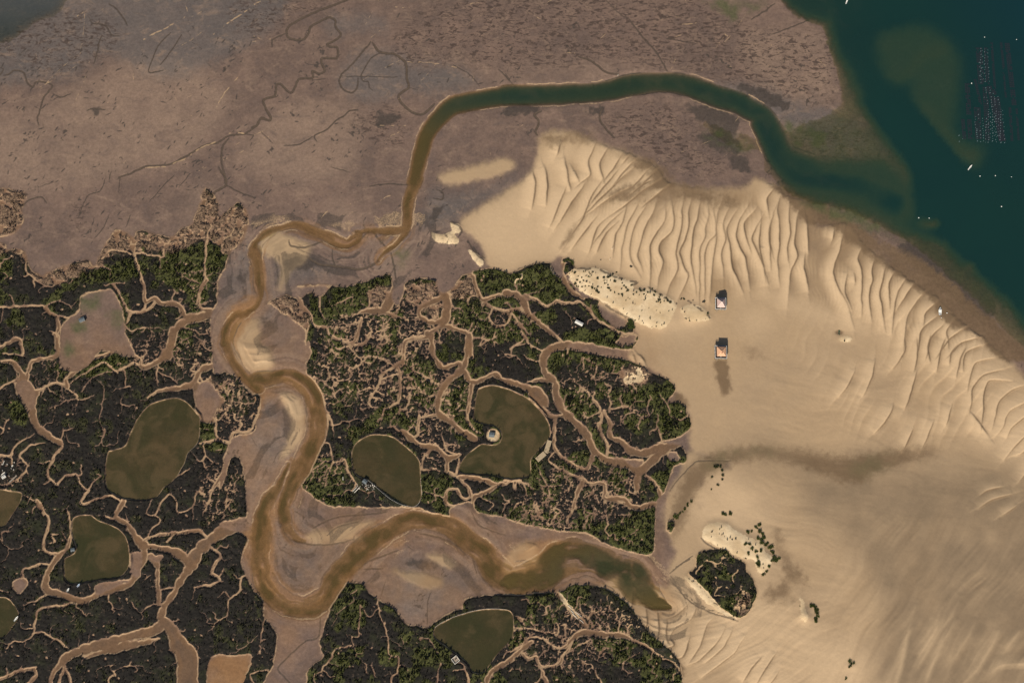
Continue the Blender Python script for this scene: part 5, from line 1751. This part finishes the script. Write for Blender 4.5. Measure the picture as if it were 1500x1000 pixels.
R = random.Random(5)
SHRUBS = [
    ('B3', 0, 'small dark shrub on the pale sand dune spit north of the marsh', 'shrubs on the pale dune spit', 2.0,
     '380,580 400,600 395,620 420,610 430,625 445,630 410,635 385,640 390,655 420,660 440,655 460,655 475,665 490,670 500,680 510,690 505,660 560,605 540,608 505,612 480,580 465,590 610,580 590,590 570,670 575,680 560,665 600,690 620,700 650,655 660,665 690,650 670,680 700,700 740,675 760,680 780,690 805,670 820,690 815,705 830,740 840,730 850,745 870,740 880,720 890,735 905,745 760,700 720,690 640,640 600,630 545,640 1090,740 965,720 980,725 1110,805 640,700 460,580 430,575'),
    ('D3', 2, 'green shrub along the seaward edge of the pale sandy islet', 'shrubs on the pale sandy islet', 2.9,
     '1380,150 1395,165 1410,185 1420,200 1385,200 1400,215 1410,230 1430,240 1440,230 1450,255 1455,275 1460,250 1470,285 1330,170 1350,165 1340,240 1355,255 1330,290 1370,280 1380,310 1385,335 1390,355 1375,345 1470,310 1485,325 1495,322 1460,330 1445,360 1430,385 1415,405 1400,270 1320,235 1395,130'),
    ('D3', 2, 'lone green shrub among the pair on bare sand north of the sandy islet', 'pair of shrubs on bare sand', 3.6, '1195,72 1210,78 1235,70'),
    ('D3', 0, 'dark shrub in the thicket covering the big dark islet', 'shrubs on the big dark islet', 2.6,
     '1060,330 1080,300 1100,310 1130,285 1150,290 1070,360 1090,345 1040,370 1110,370 1200,320 1230,330 1260,350 1290,330 1300,370 1140,420 1100,410 1060,400 1120,450 1200,420 1240,400 1290,420 1330,430 1350,460 1200,480 1250,470 1300,480 1340,500 1170,520 1210,540 1260,530 1310,540 1190,560 1220,590 1250,610 1160,385 1180,360 1330,560 1350,530 1290,590 1270,290 1210,290 1080,380'),
    ('D4', 2, 'green shrub in the crescent clump beside the small bright sand cone', 'crescent clump of shrubs', 2.6, '325,578 335,575 345,578 355,585 362,600 365,615 362,630 357,645 353,655 350,600'),
    ('D4', 2, 'small shrub on the low sand hummock at the bottom edge of the sandbank', 'shrubs on the low sand hummocks', 2.2, '540,880 548,892 545,905 535,912 560,890 520,970 518,980'),
    ('B3', 2, 'bushy green shrub on the northern tip of the dune spit', 'shrubs on the spit tip', 3.2, '335,512 345,508 355,512 365,520 325,520 370,530'),
    ('B3', 2, 'green shrub in the round clump at the tip of the pink marsh tongue', 'shrubs at the marsh tongue tip', 3.4, '680,850 690,845 700,860 695,875 685,885 675,880 670,865 705,880'),
    ('C3', 0, 'dark shrub on the small sandy spit near the winding creek mouth', 'shrubs on the narrow sandy spit', 2.4, '1150,725 1165,720 1180,725 1188,745 1192,770 1190,795 1165,825 1135,780 1130,850'),
    ('D3', 2, 'yellowish green shrub on the scrubby bank west of the islets', 'shrubs on the scrubby bank', 2.6, '930,85 945,80 960,70 975,60 985,45 1000,30 940,95 1000,15 1020,5 905,130 910,150 900,140'),
]
for tg_, kd, lab, grp, d, pts in SHRUBS:
    for q in (pts.split() if 'big dark islet' not in grp else pts.split()[::2]):
        x, y = (float(v) for v in q.split(',')); ox, oy = ORG[tg_]
        for _ in range(2 if 'pale sandy islet' in grp or 'crescent' in grp else 1): shrub((_ * R.uniform(-2.2, 2.2)) + ox + x * K + R.uniform(-.5, .5), oy + y * K + R.uniform(-.5, .5) + _ * R.uniform(-2.2, 2.2), d * R.uniform(.6, 1.25), kd + R.randrange(2), lab, grp, R)


# ---------------------------------------------------------------- stilt houses
def stilt_house(name, label, px, py, zg, deck, body, eave, rise, roofm, floor=3.6, chim=True, upper=False):
    x, y = p2w(px, py, eave)
    t = thing(name, label, 'stilt house', (x, y, zg), math.radians(-1.5))
    dx, dy = deck; bx, by = body; Z = floor - zg
    for i in range(4):
        for j in range(4):
            sx = (i / 3 - .5) * (dx - .9); sy = (j / 3 - .5) * (dy - .9)
            MB().tube((sx, sy, -1.2), (sx, sy, Z - .28), .2, .16, 8).build('stilt', M['green'], t)
    for j in range(4):
        sy = (j / 3 - .5) * (dy - .9); sx = sy * (dx - .9) / (dy - .9)
        for s in (-1, 1):
            MB().tube((s * (dx - .9) / 2, sy, .4), (s * (dx - .9) / 6, sy, Z - .4), .07).build('brace', M['dwood'], t)
            MB().tube((sx, s * (dy - .9) / 2, .4), (sx, s * (dy - .9) / 6, Z - .4), .07).build('brace', M['dwood'], t)
    d = MB()
    npl = int(dx / .3)
    for k in range(npl):
        d.box((-dx / 2 + (k + .5) * dx / npl, 0, Z - .05), (dx / npl - .025, dy, .1))
    for s in (-1, 1):
        d.box((0, s * (dy / 2 - .5), Z - .23), (dx - .1, .22, .24)); d.box((s * (dx / 2 - .5), 0, Z - .21), (.2, dy - .1, .2))
    d.build('deck', M['dwood'], t)
    r = MB()
    for s in (-1, 1):
        r.box((0, s * (dy / 2 - .12), Z + 1.02), (dx, .30, .09)); r.box((s * (dx / 2 - .12), 0, Z + 1.025), (.30, dy - .56, .09))
        r.box((0, s * (dy / 2 - .12), Z + .5), (dx - .3, .06, .10)); r.box((s * (dx / 2 - .12), 0, Z + .5), (.06, dy - .5, .10))
        for k in range(9):
            u = (k / 8 - .5)
            r.box((u * (dx - .24), s * (dy / 2 - .12), Z + .5), (.12, .12, .98))
            if 0 < k < 8: r.box((s * (dx / 2 - .12), u * (dy - .24), Z + .5), (.12, .12, .98))
    r.build('railing', M['white'], t)
    wl = MB(); E = eave - zg
    wl.box((0, 0, (Z + E) / 2 + .02), (bx, by, E - Z - .04))
    w = wl.build('wall', M['dwood'] if not upper else M['wood'], t)
    for s in (-1, 1):
        for u in (-.28, .28):
            f = MB().box((u * bx, s * (by / 2 + .02), Z + 1.6), (1.0, .08, 1.15)).build('window', M['white'], w)
            MB().box((u * bx, s * (by / 2 + .05), Z + 1.6), (.8, .07, .95)).build('pane', M['glass'], f)
            f = MB().box((s * (bx / 2 + .02), u * by, Z + 1.6), (.08, 1.0, 1.15)).build('window', M['white'], w)
            MB().box((s * (bx / 2 + .05), u * by, Z + 1.6), (.07, .8, .95)).build('pane', M['glass'], f)
    dd = MB().box((0, -by / 2 - .025, Z + 1.07), (.95, .09, 2.05)).build('door', M['white'], w)
    MB().tube((.35, -by / 2 - .07, Z + 1.05), (.35, -by / 2 - .14, Z + 1.05), .035).build('handle', M['black'], dd)
    ov = 1.0
    rf = MB().hip((0, 0, E), bx + ov, by + ov, rise, .6).build('roof', roofm, t)
    ri = MB()                                                     # ridge and hip tiles
    X, Y = (bx + ov) / 2, (by + ov) / 2
    for sx in (-1, 1):
        for sy in (-1, 1): ri.tube((sx * X, sy * Y, E + .05), (sx * .3, 0, E + rise + .05), .13, .13, 6)
    ri.tube((-.3, 0, E + rise + .05), (.3, 0, E + rise + .05), .14)
    ri.build('ridge_tiles', M['pale_roof'] if upper else M['tile'], rf)
    fa = MB()
    for s in (-1, 1):
        fa.box((0, s * (Y - .02), E - .13), (bx + ov + .06, .06, .2)); fa.box((s * (X - .02), 0, E - .132), (.06, by + ov - .06, .2))
    fa.build('fascia', M['white'], rf)
    if chim:
        MB().box((.1, -by * .22, E + rise * .75), (.55, .75, 1.9)).box((.1, -by * .22, E + rise * .75 + 1.0), (.72, .92, .14)).build('chimney', M['brick'], rf)
    l = MB()
    for s in (-.35, .35): l.tube((s - dx * .3, -dy / 2 - 1.1, -.3), (s - dx * .3, -dy / 2 - .02, Z), .05)
    for k in range(8):
        q = (k + .7) / 8.5
        l.box((-dx * .3, -dy / 2 - 1.1 + q * 1.08, -.3 + q * (Z + .3)), (.72, .16, .05))
    l.build('ladder', M['wood'], t)
    return t


zh = height(1057, 519)
stilt_house('stilt_house', 'southern stilt house with orange tiled hipped roof, white railed deck and chimney', 1056.8, 514.6, zh, (11.2, 12.4), (7.4, 8.0), 7.4 + zh, 2.1, M['tile'], 3.9 + zh)
zh2 = height(1056, 445)
stilt_house('stilt_house', 'northern stilt house with steep faded pink roof and pale bleached front, no chimney stack', 1056.3, 443.6, zh2, (10.2, 11.6), (6.4, 7.6), 6.6 + zh2, 3.9, M['ptile'], 3.7 + zh2, False, True)


# ---------------------------------------------------------------- boats
def hull(L, B, Hh, nst=13, sharp=2.2):
    V = []; F = []; m = 5
    for i in range(nst):
        u = i / (nst - 1); x = (u - .5) * L
        bw = B / 2 * (min(1, (.72 + .5 * u)) if u < .55 else max(0, 1 - ((u - .55) / .45) ** sharp))
        z1 = Hh * (1 + .35 * u * u)
        for j in range(m):
            t = j / (m - 1); a = (t - .5) * 2
            V.append((x + (.06 * L * max(0, u - .8) * 5 * abs(a) ** 2 if u > .8 else 0), bw * math.copysign(abs(a) ** .7, a) if a else 0, z1 * abs(a) ** 1.7 if True else 0))
    for i in range(nst - 1):
        for j in range(m - 1):
            a = i * m + j; F.append((a, a + m, a + m + 1, a + 1))
    return V, F, [(V[i * m], V[i * m + m - 1]) for i in range(nst)]


def boat(name, label, cat, px, py, L, B, rz, z, m, cabin=True, group=None):
    x, y = p2w(px, py, 0); t = thing(name, label, cat, (x, y, z), rz, group)
    V, F, rail = hull(L, B, .75)
    b = MB(); b.add(V, F); b.add([V[0], V[1], V[2], V[3], V[4]], [(0, 1, 2, 3, 4)])
    o = b.build('hull', m, t, smooth=True); s = o.modifiers.new('wall', 'SOLIDIFY'); s.thickness = .07
    dk = MB(); fl = []
    for i, (p, q) in enumerate(rail):
        k = .92; zz = .42 if cabin and i < 7 else (p[2] * .92 if cabin else .3)
        fl += [(p[0], p[1] * k, zz), (q[0], q[1] * k, zz)]
    dk.add(fl, [(2 * i, 2 * i + 1, 2 * i + 3, 2 * i + 2) for i in range(len(rail) - 1)]); dk.build('deck', m, t)
    gw = MB()
    for i in range(len(rail) - 1):
        for s_ in (0, 1): gw.tube(rail[i][s_], rail[i + 1][s_], .06)
    gw.build('gunwale', M['white'] if m is not M['white'] else M['buoy'], t)
    if cabin:
        c = MB().box((L * .10, 0, 1.05), (L * .27, B * .62, 1.0), 0, .86).build('cabin', M['white'], t)
        MB().box((L * .10, 0, 1.6), (L * .27, B * .60, .08)).build('cabin_roof', M['white'], c)
        MB().box((L * .245, 0, 1.2), (.07, B * .5, .42)).build('windscreen', M['glass'], c)
        MB().box((L * .35, 0, .98), (.6, .6, .07)).build('hatch', M['glass'], t)
        MB().box((-L * .30, 0, .55), (.5, B * .5, .3)).build('bench', M['dwood'], t)
        e = MB().box((-L * .53, 0, .95), (.42, .40, .62), 0, .8).build('outboard_motor', M['black'], t)
        MB().tube((-L * .53, 0, .7), (-L * .53, 0, -.1), .09).build('motor_leg', M['black'], e)
    else:
        for u in (-.3, 0, .25): MB().box((u * L, 0, .52), (.28, B * .78, .05)).build('thwart', M['pwood'], t)
    return t


boat('motor_boat', 'white cabin motor boat stranded on the rippled sand by the lagoon edge', 'motor boat', 1376, 456.5, 7.4, 3.1, math.radians(82), height(1376, 457) + .02, M['white'])
for lab, px, py, rz in (('slender white boat afloat at the dark channel edge beside the oyster racks', 1420.8, 245.5, 50), ('slender white boat afloat in the deep channel at the top edge', 1240.4, 2.2, 68)):
    boat('narrow_boat', lab, 'boat', px, py, 6.6, 1.5, math.radians(rz), -.12, M['white'], False)
boat('punt', 'white flat punt on the bank of the small olive pond at the left edge', 'punt', 25.8, 905.5, 5.2, 1.5, math.radians(54), height(28, 906) + .3, M['white'], False)
boat('dinghy', 'white dinghy lying in the dark marsh below the olive pond', 'dinghy', 101.6, 863.5, 3.6, 1.6, math.radians(60), height(101, 864) + .35, M['white'], False)
boat('dinghy', 'pale blue dinghy on the dark bank just below the olive pond', 'dinghy', 116.6, 857, 3.4, 1.5, math.radians(52), height(117, 857) + .35, M['blue'], False)

# ---------------------------------------------------------------- buoys, stakes and oyster park
bu = thing('buoy', 'buoy', 'buoy'); rb_ = random.Random(3)
MB().blob((0, 0, .25), (1.25, 1.25, 1.0), rb_, 10, 7, 0).build('float', M['white'], bu, smooth=True)
MB().tube((0, 0, .7), (0, 0, 1.05), .06).build('mooring_eye', M['black'], bu)
BU = [(1386.3, 458.8, 'small white buoy on the sand right of the stranded motor boat'), (1378, 465.6, 'small white buoy on the sand behind the motor boat stern'),
      (1345.8, 319, 'left of two small white buoys off the green weedy shoal'), (1361, 319.5, 'right of two small white buoys off the green weedy shoal'),
      (1442.2, 54.7, 'white buoy north of the oyster park, above its dotted rows'), (1489, 58.2, 'white buoy near the right edge, northeast of the oyster park'),
      (1423.2, 122.2, 'white buoy west of the upper dotted rows of the oyster park'), (1467, 302.5, 'faint white buoy alone in the dark right-hand water'),
      (1481.5, 259.2, 'easternmost white buoy of the row south of the oyster park'), (1435.5, 258, 'westernmost white buoy of the row south of the oyster park'), (1458, 257.4, 'middle white buoy of the row south of the oyster park')]
for i, (px, py, lab) in enumerate(BU):
    o = bu if i == 0 else copy_tree(bu)
    o.location = at(px, py, max(height(px, py), -.08)); tag(o, lab, 'buoy'); o.scale = (.6 + .3 * rb_.random(),) * 3
OX, OY, OS = 1400, 50, 100 / 606
racks = [(318, 75, 352, 545, 22), (402, 75, 428, 330, 22), (425, 340, 445, 570, 16), (455, 80, 520, 640, 46), (100, 420, 118, 735, 46), (120, 755, 130, 945, 40), (170, 400, 225, 640, 26), (62, 755, 78, 945, 34),
         (205, 120, 230, 460, 60), (265, 120, 285, 460, 34), (300, 460, 420, 960, 60), (360, 560, 410, 960, 60), (190, 650, 205, 950, 60), (262, 470, 285, 950, 50), (480, 650, 500, 960, 26), (540, 660, 560, 960, 20)]
for (x0, y0, x1, y1, w) in racks:
    a = p2w(OX + x0 * OS, OY + y0 * OS); b = p2w(OX + x1 * OS, OY + y1 * OS)
    L = math.hypot(b[0] - a[0], b[1] - a[1]); rz = math.atan2(b[1] - a[1], b[0] - a[0]); wd = max(2.0, w * OS * .68)
    t = thing('oyster_rack', 'long dark oyster rack awash and running north to south in the oyster park', 'oyster rack', ((a[0] + b[0]) / 2, (a[1] + b[1]) / 2, -.10), rz, 'oyster racks awash in the lagoon')
    bg = MB(); rows = max(2, int(wd / 1.3))
    for k in range(int(L / 2.2)):
        for j in range(rows):
            if rb_.random() < .12: continue
            bg.box((-L / 2 + 1.1 + k * 2.2, (j + .5 - rows / 2) * wd / rows, .1 + rb_.random() * .05), (1.7, wd / rows * .7, .16), (rb_.random() - .5) * .12)
    bg.build('oyster_bags', M['rackm'], t)
    fr = MB()
    for j in range(rows + 1): fr.box((0, (j - rows / 2) * wd / rows, -.04), (L, .07, .07))
    for k in range(int(L / 8) + 1):
        for j in (0, rows): fr.box((-L / 2 + .3 + k * 8, (j - rows / 2) * wd / rows, -1.2), (.1, .1, 2.3))
    fr.build('trestle', M['drock'], t)
fl0 = thing('oyster_float', 'oval', 'float')
MB().blob((0, 0, .12), (1.5, .62, .5), rb_, 10, 6, .04).build('float', M['buoy'], fl0, smooth=True)
MB().tube((-.7, 0, .1), (-.9, 0, -1.6), .03).build('tether', M['black'], fl0)
cols = [(224, 130, 222, 430, 25), (258, 132, 262, 425, 25), (240, 145, 245, 400, 48), (282, 140, 296, 420, 30), (212, 255, 216, 370, 30), (266, 478, 270, 520, 15), (302, 480, 306, 520, 15), (335, 530, 338, 535, 9),
        (252, 560, 256, 575, 20), (280, 560, 284, 620, 24), (318, 560, 320, 645, 20), (344, 560, 346, 630, 17), (378, 560, 386, 630, 18), (292, 670, 290, 960, 22), (328, 645, 326, 950, 23), (360, 660, 358, 960, 22), (398, 668, 396, 960, 24),
        (380, 690, 376, 900, 30), (272, 750, 266, 960, 26), (418, 680, 432, 965, 34), (200, 670, 208, 750, 40), (172, 730, 176, 830, 22), (186, 840, 192, 950, 18), (240, 750, 244, 945, 20), (214, 790, 222, 955, 30), (310, 700, 306, 920, 34), (345, 700, 342, 900, 36), (30, 900, 34, 950, 40), (60, 930, 80, 945, 16), (392, 900, 400, 962, 16)]
k = 0
for (x0, y0, x1, y1, sp) in cols:
    nn = max(1, int((y1 - y0) / sp) + 1)
    for i in range(nn):
        u = i / max(1, nn - 1)
        px = OX + (x0 + (x1 - x0) * u + rb_.uniform(-4, 4)) * OS; py = OY + (y0 + (y1 - y0) * u + rb_.uniform(-4, 4)) * OS
        o = fl0 if k == 0 else copy_tree(fl0)
        o.location = at(px, py, -.06); o.rotation_euler.z = math.radians(55 + rb_.uniform(-14, 14)); s = rb_.uniform(.55, 1.15); o.scale = (s, s, s)
        tag(o, 'small pale float among the dotted rows of the oyster park', 'float', 'floats of the oyster park'); k += 1
for lab, px, py, hh in (('pale post with crossbar at the creek mouth on the north channel bank', 905, 111.5, 3.0), ('thin dark stake in the sand north of the dune spit', 896, 366, 2.6), ('thin stake stuck in the sand beside the first dune ripples', 893, 381, 2.0)):
    t = thing('marker_post', lab, 'post', at(px, py)); MB().tube((0, 0, -.5), (0, 0, hh), .16, .1).build('pole', M['pwood'], t)
    MB().box((0, 0, hh * .8), (1.1, .14, .16), .5).build('crossbar', M['pwood'], t)

# ---------------------------------------------------------------- rocks and wreckage on the sand
def rock(name, label, cat, px, py, d, m, group=None, sink=.25):
    r = random.Random(int(px * 7 + py)); b = MB()
    for k in range(4): b.blob((r.uniform(-.3, .3) * d[0], r.uniform(-.3, .3) * d[1], d[2] * (.3 - sink) + r.uniform(0, .15)), (d[0] * r.uniform(.4, .75), d[1] * r.uniform(.4, .75), d[2] * r.uniform(.6, 1)), r, 9, 6, .2)
    o = b.build(name, m, None, smooth=False); o.location = at(px, py); o.rotation_euler.z = r.random() * 3
    return tag(o, label, cat, group)


rock('rock', 'single dark weedy rock standing on the rippled sand above the dune spit', 'rock', 924, 391, (3.0, 2.2, 1.6), M['drock'])
rock('rock', 'small dark rock in the sand left of the northern stilt house', 'rock', 1030, 442, (3.2, 2.6, 1.2), M['drock'])
for i, (px, py) in enumerate(((998, 437.5), (1002, 438.5), (880, 381), (1015, 440))):
    rock('stone', 'small dark stone scattered on the sand along the dune spit edge', 'stone', px, py, (1.6, 1.3, .8), M['drock'], 'stones along the dune spit')
rock('seaweed_mound', 'dark green weed mound in the lone hollow on the smooth sand', 'seaweed', 1229, 486.5, (6.5, 3.2, .7), M['green'])
r_ = random.Random(9)
for i in range(26):
    u = r_.random(); px = 520 + 34 * u + r_.uniform(-3, 3); py = 708 + 12 * u * r_.random() + r_.uniform(-4, 6)
    rock('rubble_stone', 'pale rubble stone heaped at the southwest corner of the heart shaped pond', 'stone', px, py, (r_.uniform(.8, 1.9), r_.uniform(.7, 1.3), .9), M['rock'], 'rubble stones by the heart shaped pond', .1)
for i in range(9):
    rock('rubble_stone', 'pale rubble stone in the cluttered landing at the left edge', 'stone', 4 + r_.random() * 20, 676 + r_.random() * 22, (r_.uniform(.8, 1.7), r_.uniform(.7, 1.3), .8), M['rock'], 'rubble stones at the left landing', .1)


def plank(label, x0, y0, x1, y1, w, m=None, th=.22, cat='plank', name='plank', group=None):
    a = p2w(x0, y0); b = p2w(x1, y1); L = math.hypot(b[0] - a[0], b[1] - a[1])
    o = MB(); o.box((0, -w * .27, 0), (L, w * .5, th)); o.box((L * .03, w * .27, .03), (L * .9, w * .44, th))
    e = o.build(name, m or M['pwood'], None, .03)
    e.location = ((a[0] + b[0]) / 2, (a[1] + b[1]) / 2, height((x0 + x1) / 2, (y0 + y1) / 2) + th / 2 + .32); e.rotation_euler = (0, 0, math.atan2(b[1] - a[1], b[0] - a[0]))
    return tag(e, label, cat, group)


plank('long bleached board at the far left landing above the tan pond', 1, 697, 9, 691, 1.0)
plank('short bleached board beside the far left landing creek', 5.5, 681, 8, 675, .6)
plank('reddish plank walkway running down to the tan pond at the left edge', 14.5, 707, 26, 696, 1.3, M['wood'], cat='walkway', name='plank_walkway')
plank('thick white beam standing at the left landing', 18, 683.5, 20, 681, 1.1)
plank('bleached plank frame side left of the rubble by the heart shaped pond', 519, 722, 527, 714, .7)
plank('second bleached plank parallel to the frame by the heart shaped pond', 516.5, 720, 523, 713.5, .5)
plank('lone thin pale board in the marsh west of the heart shaped pond rubble', 503, 703.5, 502.8, 698, .6)
for i, (x0, y0, x1, y1) in enumerate(((838, 898, 846, 906), (842, 895, 852, 903), (836, 893, 841, 899), (848, 906, 855, 912), (832, 886, 838, 892))):
    o = MB(); a = p2w(x0, y0); b = p2w(x1, y1); L = math.hypot(a[0] - b[0], a[1] - b[1])
    o.tube((-L / 2, 0, .2), (L * .1, .1, .3), .28, .22, 7); o.tube((L * .1, .1, .3), (L / 2, -.15, .2), .22, .12, 7); o.tube((0, .05, .25), (L * .2, .8, .5), .12, .05, 5)
    e = o.build('driftwood_log', M['pwood'], None, smooth=True); e.location = ((a[0] + b[0]) / 2, (a[1] + b[1]) / 2, height((x0 + x1) / 2, (y0 + y1) / 2) + .25); e.rotation_euler.z = math.atan2(b[1] - a[1], b[0] - a[0])
    tag(e, 'bleached driftwood log stranded on the pale strip in the southern marsh', 'driftwood', 'driftwood on the pale strip')


# ---------------------------------------------------------------- huts, sheds, sluice and pond fences
def hut(name, label, cat, px, py, lx, ly, hz, rise, rz, wallm, roofm, zoff=0.0):
    x, y = p2w(px, py, 0); t = thing(name, label, cat, (x, y, height(px, py) + zoff), rz)
    w = MB().box((0, 0, hz / 2 - .2), (lx, ly, hz + .4)).build('wall', wallm, t)
    rf = MB(); a = lx / 2 + .25; b = ly / 2 + .3
    rf.add([(-a, -b, hz), (a, -b, hz), (a, 0, hz + rise), (-a, 0, hz + rise), (a, b, hz), (-a, b, hz), (-a, -b, hz - .1), (a, -b, hz - .1), (a, b, hz - .1), (-a, b, hz - .1)],
           [(0, 1, 2, 3), (3, 2, 4, 5), (6, 9, 8, 7), (0, 6, 7, 1), (4, 8, 9, 5), (1, 7, 8, 4, 2), (0, 3, 5, 9, 6)])
    for k in range(int(lx / .6)):
        xx = -a + .3 + k * .6
        rf.tube((xx, -b, hz + .03), (xx, 0, hz + rise + .03), .04, .04, 4); rf.tube((xx, b, hz + .03), (xx, 0, hz + rise + .03), .04, .04, 4)
    r_o = rf.build('roof', roofm, t)
    MB().tube((lx * .2, ly * .15, hz), (lx * .2, ly * .15, hz + rise + .7), .12, .12, 8).build('stovepipe', M['black'], r_o)
    d = MB().box((-lx * .2, -ly / 2 - .03, .85), (.85, .08, 1.7)).build('door', M['wood'], w)
    MB().box((lx * .2, -ly / 2 - .03, 1.1), (.8, .08, .6)).build('window', M['glass'], w)
    return t


hut('hunting_hut', 'low hunting hut with grey sheet roof on the pale knob inside the horseshoe pond', 'hut', 720.3, 637, 4.6, 4.0, 1.7, .5, math.radians(-4), M['dwood'], M['grey_roof'], .1)
hut('hunting_hut', 'dark roofed hunting hut on the green corner of the drained grey pond', 'hut', 121, 469, 4.8, 3.6, 1.7, .5, math.radians(25), M['wood'], M['grey_roof'], .1)
hut('shed', 'long bleached roofed shed standing alone in the dark marsh south of the dune spit', 'shed', 848, 474.2, 7.4, 3.0, 1.6, .55, math.radians(-28), M['wood'], M['pale_roof'])
hut('hunting_hut', 'tiny brown hunting hut on the west bank of the square olive pond', 'hut', 108.5, 805, 3.0, 2.6, 1.4, .4, math.radians(15), M['dwood'], M['grey_roof'])
hut('hunting_hut', 'small grey hut half hidden at the left landing above the tan pond', 'hut', 7.5, 698.5, 3.2, 2.6, 1.4, .4, math.radians(35), M['wood'], M['pale_roof'])
hut('hunting_hut', 'dark hut between rubble and water at the heart shaped pond', 'hut', 535, 705.5, 3.6, 3.0, 1.5, .4, math.radians(-35), M['dwood'], M['grey_roof'])
x, y = p2w(667.5, 965.5); t = thing('hunting_blind', 'square open hunting blind with pale plank rim on the south bank of the green pond', 'hunting blind', (x, y, height(667, 965) + .2), math.radians(38))
b = MB()
for s in (-1, 1): b.box((0, s * 2.6, .5), (5.6, .4, .9)); b.box((s * 2.6, 0, .505), (.4, 4.8, .9))
b.build('plank_rim', M['pwood'], t, .03); MB().box((0, 0, .1), (4.7, 4.7, .16)).build('floor', M['wood'], t)
MB().box((.6, .4, .5), (1.8, .5, .5)).build('bench', M['dwood'], t)
x, y = p2w(795, 664); t = thing('sluice_apron', 'pale shell covered sluice apron of two slabs on the east bank of the horseshoe pond', 'sluice', (x, y, height(795, 664) + .1))
for nm, (x0, y0, x1, y1), w in (('north_slab', (805, 645.5, 799, 665), 4.2), ('south_slab', (798, 664, 786, 674.5), 4.6)):
    a = p2w(x0, y0); c = p2w(x1, y1); L = math.hypot(a[0] - c[0], a[1] - c[1]); bb = MB(); rr = random.Random(4)
    mx, my = (a[0] + c[0]) / 2 - x, (a[1] + c[1]) / 2 - y; rz = math.atan2(c[1] - a[1], c[0] - a[0]); ca, sa = math.cos(rz), math.sin(rz)
    for i in range(int(L / 1.1)):
        for j in range(4):
            u = -L / 2 + .55 + i * 1.1; v = (j - 1.5) * w / 4
            bb.box((mx + u * ca - v * sa, my + u * sa + v * ca, .62 + rr.random() * .12), (1.05, w / 4 - .05, .5), rz + (rr.random() - .5) * .1)
    bb.build('slab', M['ssand'], t)
# low stake fences along the pond rims
def pond_fence(label, pi, u0, u1, m):
    p = PG['POND'][pi]; nP = len(p); i0, i1 = int(u0 * nP), int(u1 * nP)
    cx, cy = p[:, 0].mean(), p[:, 1].mean(); b = MB(); rr = random.Random(pi + 3); prev = None
    for i in range(i0, i1):
        q = p[i % nP]; q2 = p[(i + 1) % nP]; tx_, ty_ = q2[0] - q[0], q2[1] - q[1]; L = math.hypot(tx_, ty_) + 1e-6
        nx_, ny_ = ty_ / L, -tx_ / L
        if (q[0] - cx) * nx_ + (q[1] - cy) * ny_ < 0: nx_, ny_ = -nx_, -ny_
        if pi == 3: nx_, ny_ = ty_ / L, -tx_ / L
        w = p2w(q[0] + nx_ * .9, q[1] + ny_ * .9); z = max(height(q[0] + nx_ * .9, q[1] + ny_ * .9), .6)
        b.tube((w[0], w[1], z - .6), (w[0] + rr.uniform(-.1, .1), w[1], z + .55 + rr.uniform(-.15, .15)), .14, .11, 5)
        if prev:
            b.tube((prev[0], prev[1], prev[2] + .32), (w[0], w[1], z + .32), .09, .09, 4)
        prev = (w[0], w[1], z)
    o = b.build('stake_fence', m, None); tag(o, label, 'fence')


pond_fence('white stake fence along the southern rim of the heart shaped pond', 2, .42, .84, M['pwood'])
pond_fence('weathered stake fence on the northern bank of the green pond in the southern marsh', 4, 0.0, .36, M['pwood'])
pond_fence('weathered stake fence on the west rim of the horseshoe pond', 3, .0, .16, M['wood'])
pond_fence('weathered stake fence along the east rim of the big oval pond', 0, .15, .42, M['wood'])

# ---------------------------------------------------------------- camera, light, sky
cd = bpy.data.cameras.new('camera'); cam = link(bpy.data.objects.new('camera', cd)); SC.camera = cam
cam.location = CAM.tolist(); cam.rotation_euler = (TILT, 0, 0)
cd.sensor_width = 36; cd.lens = 18 / math.tan(HF / 2); cd.clip_start = 1; cd.clip_end = 20000
EL, AZ = math.radians(33), math.radians(20)                       # sun stands in the south-south-west
sd_ = Vector((-math.sin(AZ) * math.cos(EL), -math.cos(AZ) * math.cos(EL), math.sin(EL)))
ld = bpy.data.lights.new('sun', 'SUN'); ld.energy = 4.8; ld.angle = math.radians(.5); ld.color = (1, .905, .75)
lo = link(bpy.data.objects.new('sun', ld)); lo.rotation_euler = sd_.to_track_quat('Z', 'Y').to_euler()
wd = bpy.data.worlds.new('World'); SC.world = wd; wd.use_nodes = True
nt = wd.node_tree; bg = nt.nodes['Background']; sk = nt.nodes.new('ShaderNodeTexSky'); sk.sky_type = 'NISHITA'; sk.sun_disc = False
sk.sun_elevation = EL; sk.sun_rotation = math.pi + AZ; sk.altitude = 0
nt.links.new(sk.outputs[0], bg.inputs[0]); bg.inputs[1].default_value = .06
vs = SC.view_settings; vs.view_transform = 'Standard'; vs.look = 'None'; vs.exposure = 0.22; vs.gamma = 1
SC.cycles.max_bounces = 6; SC.cycles.transparent_max_bounces = 8
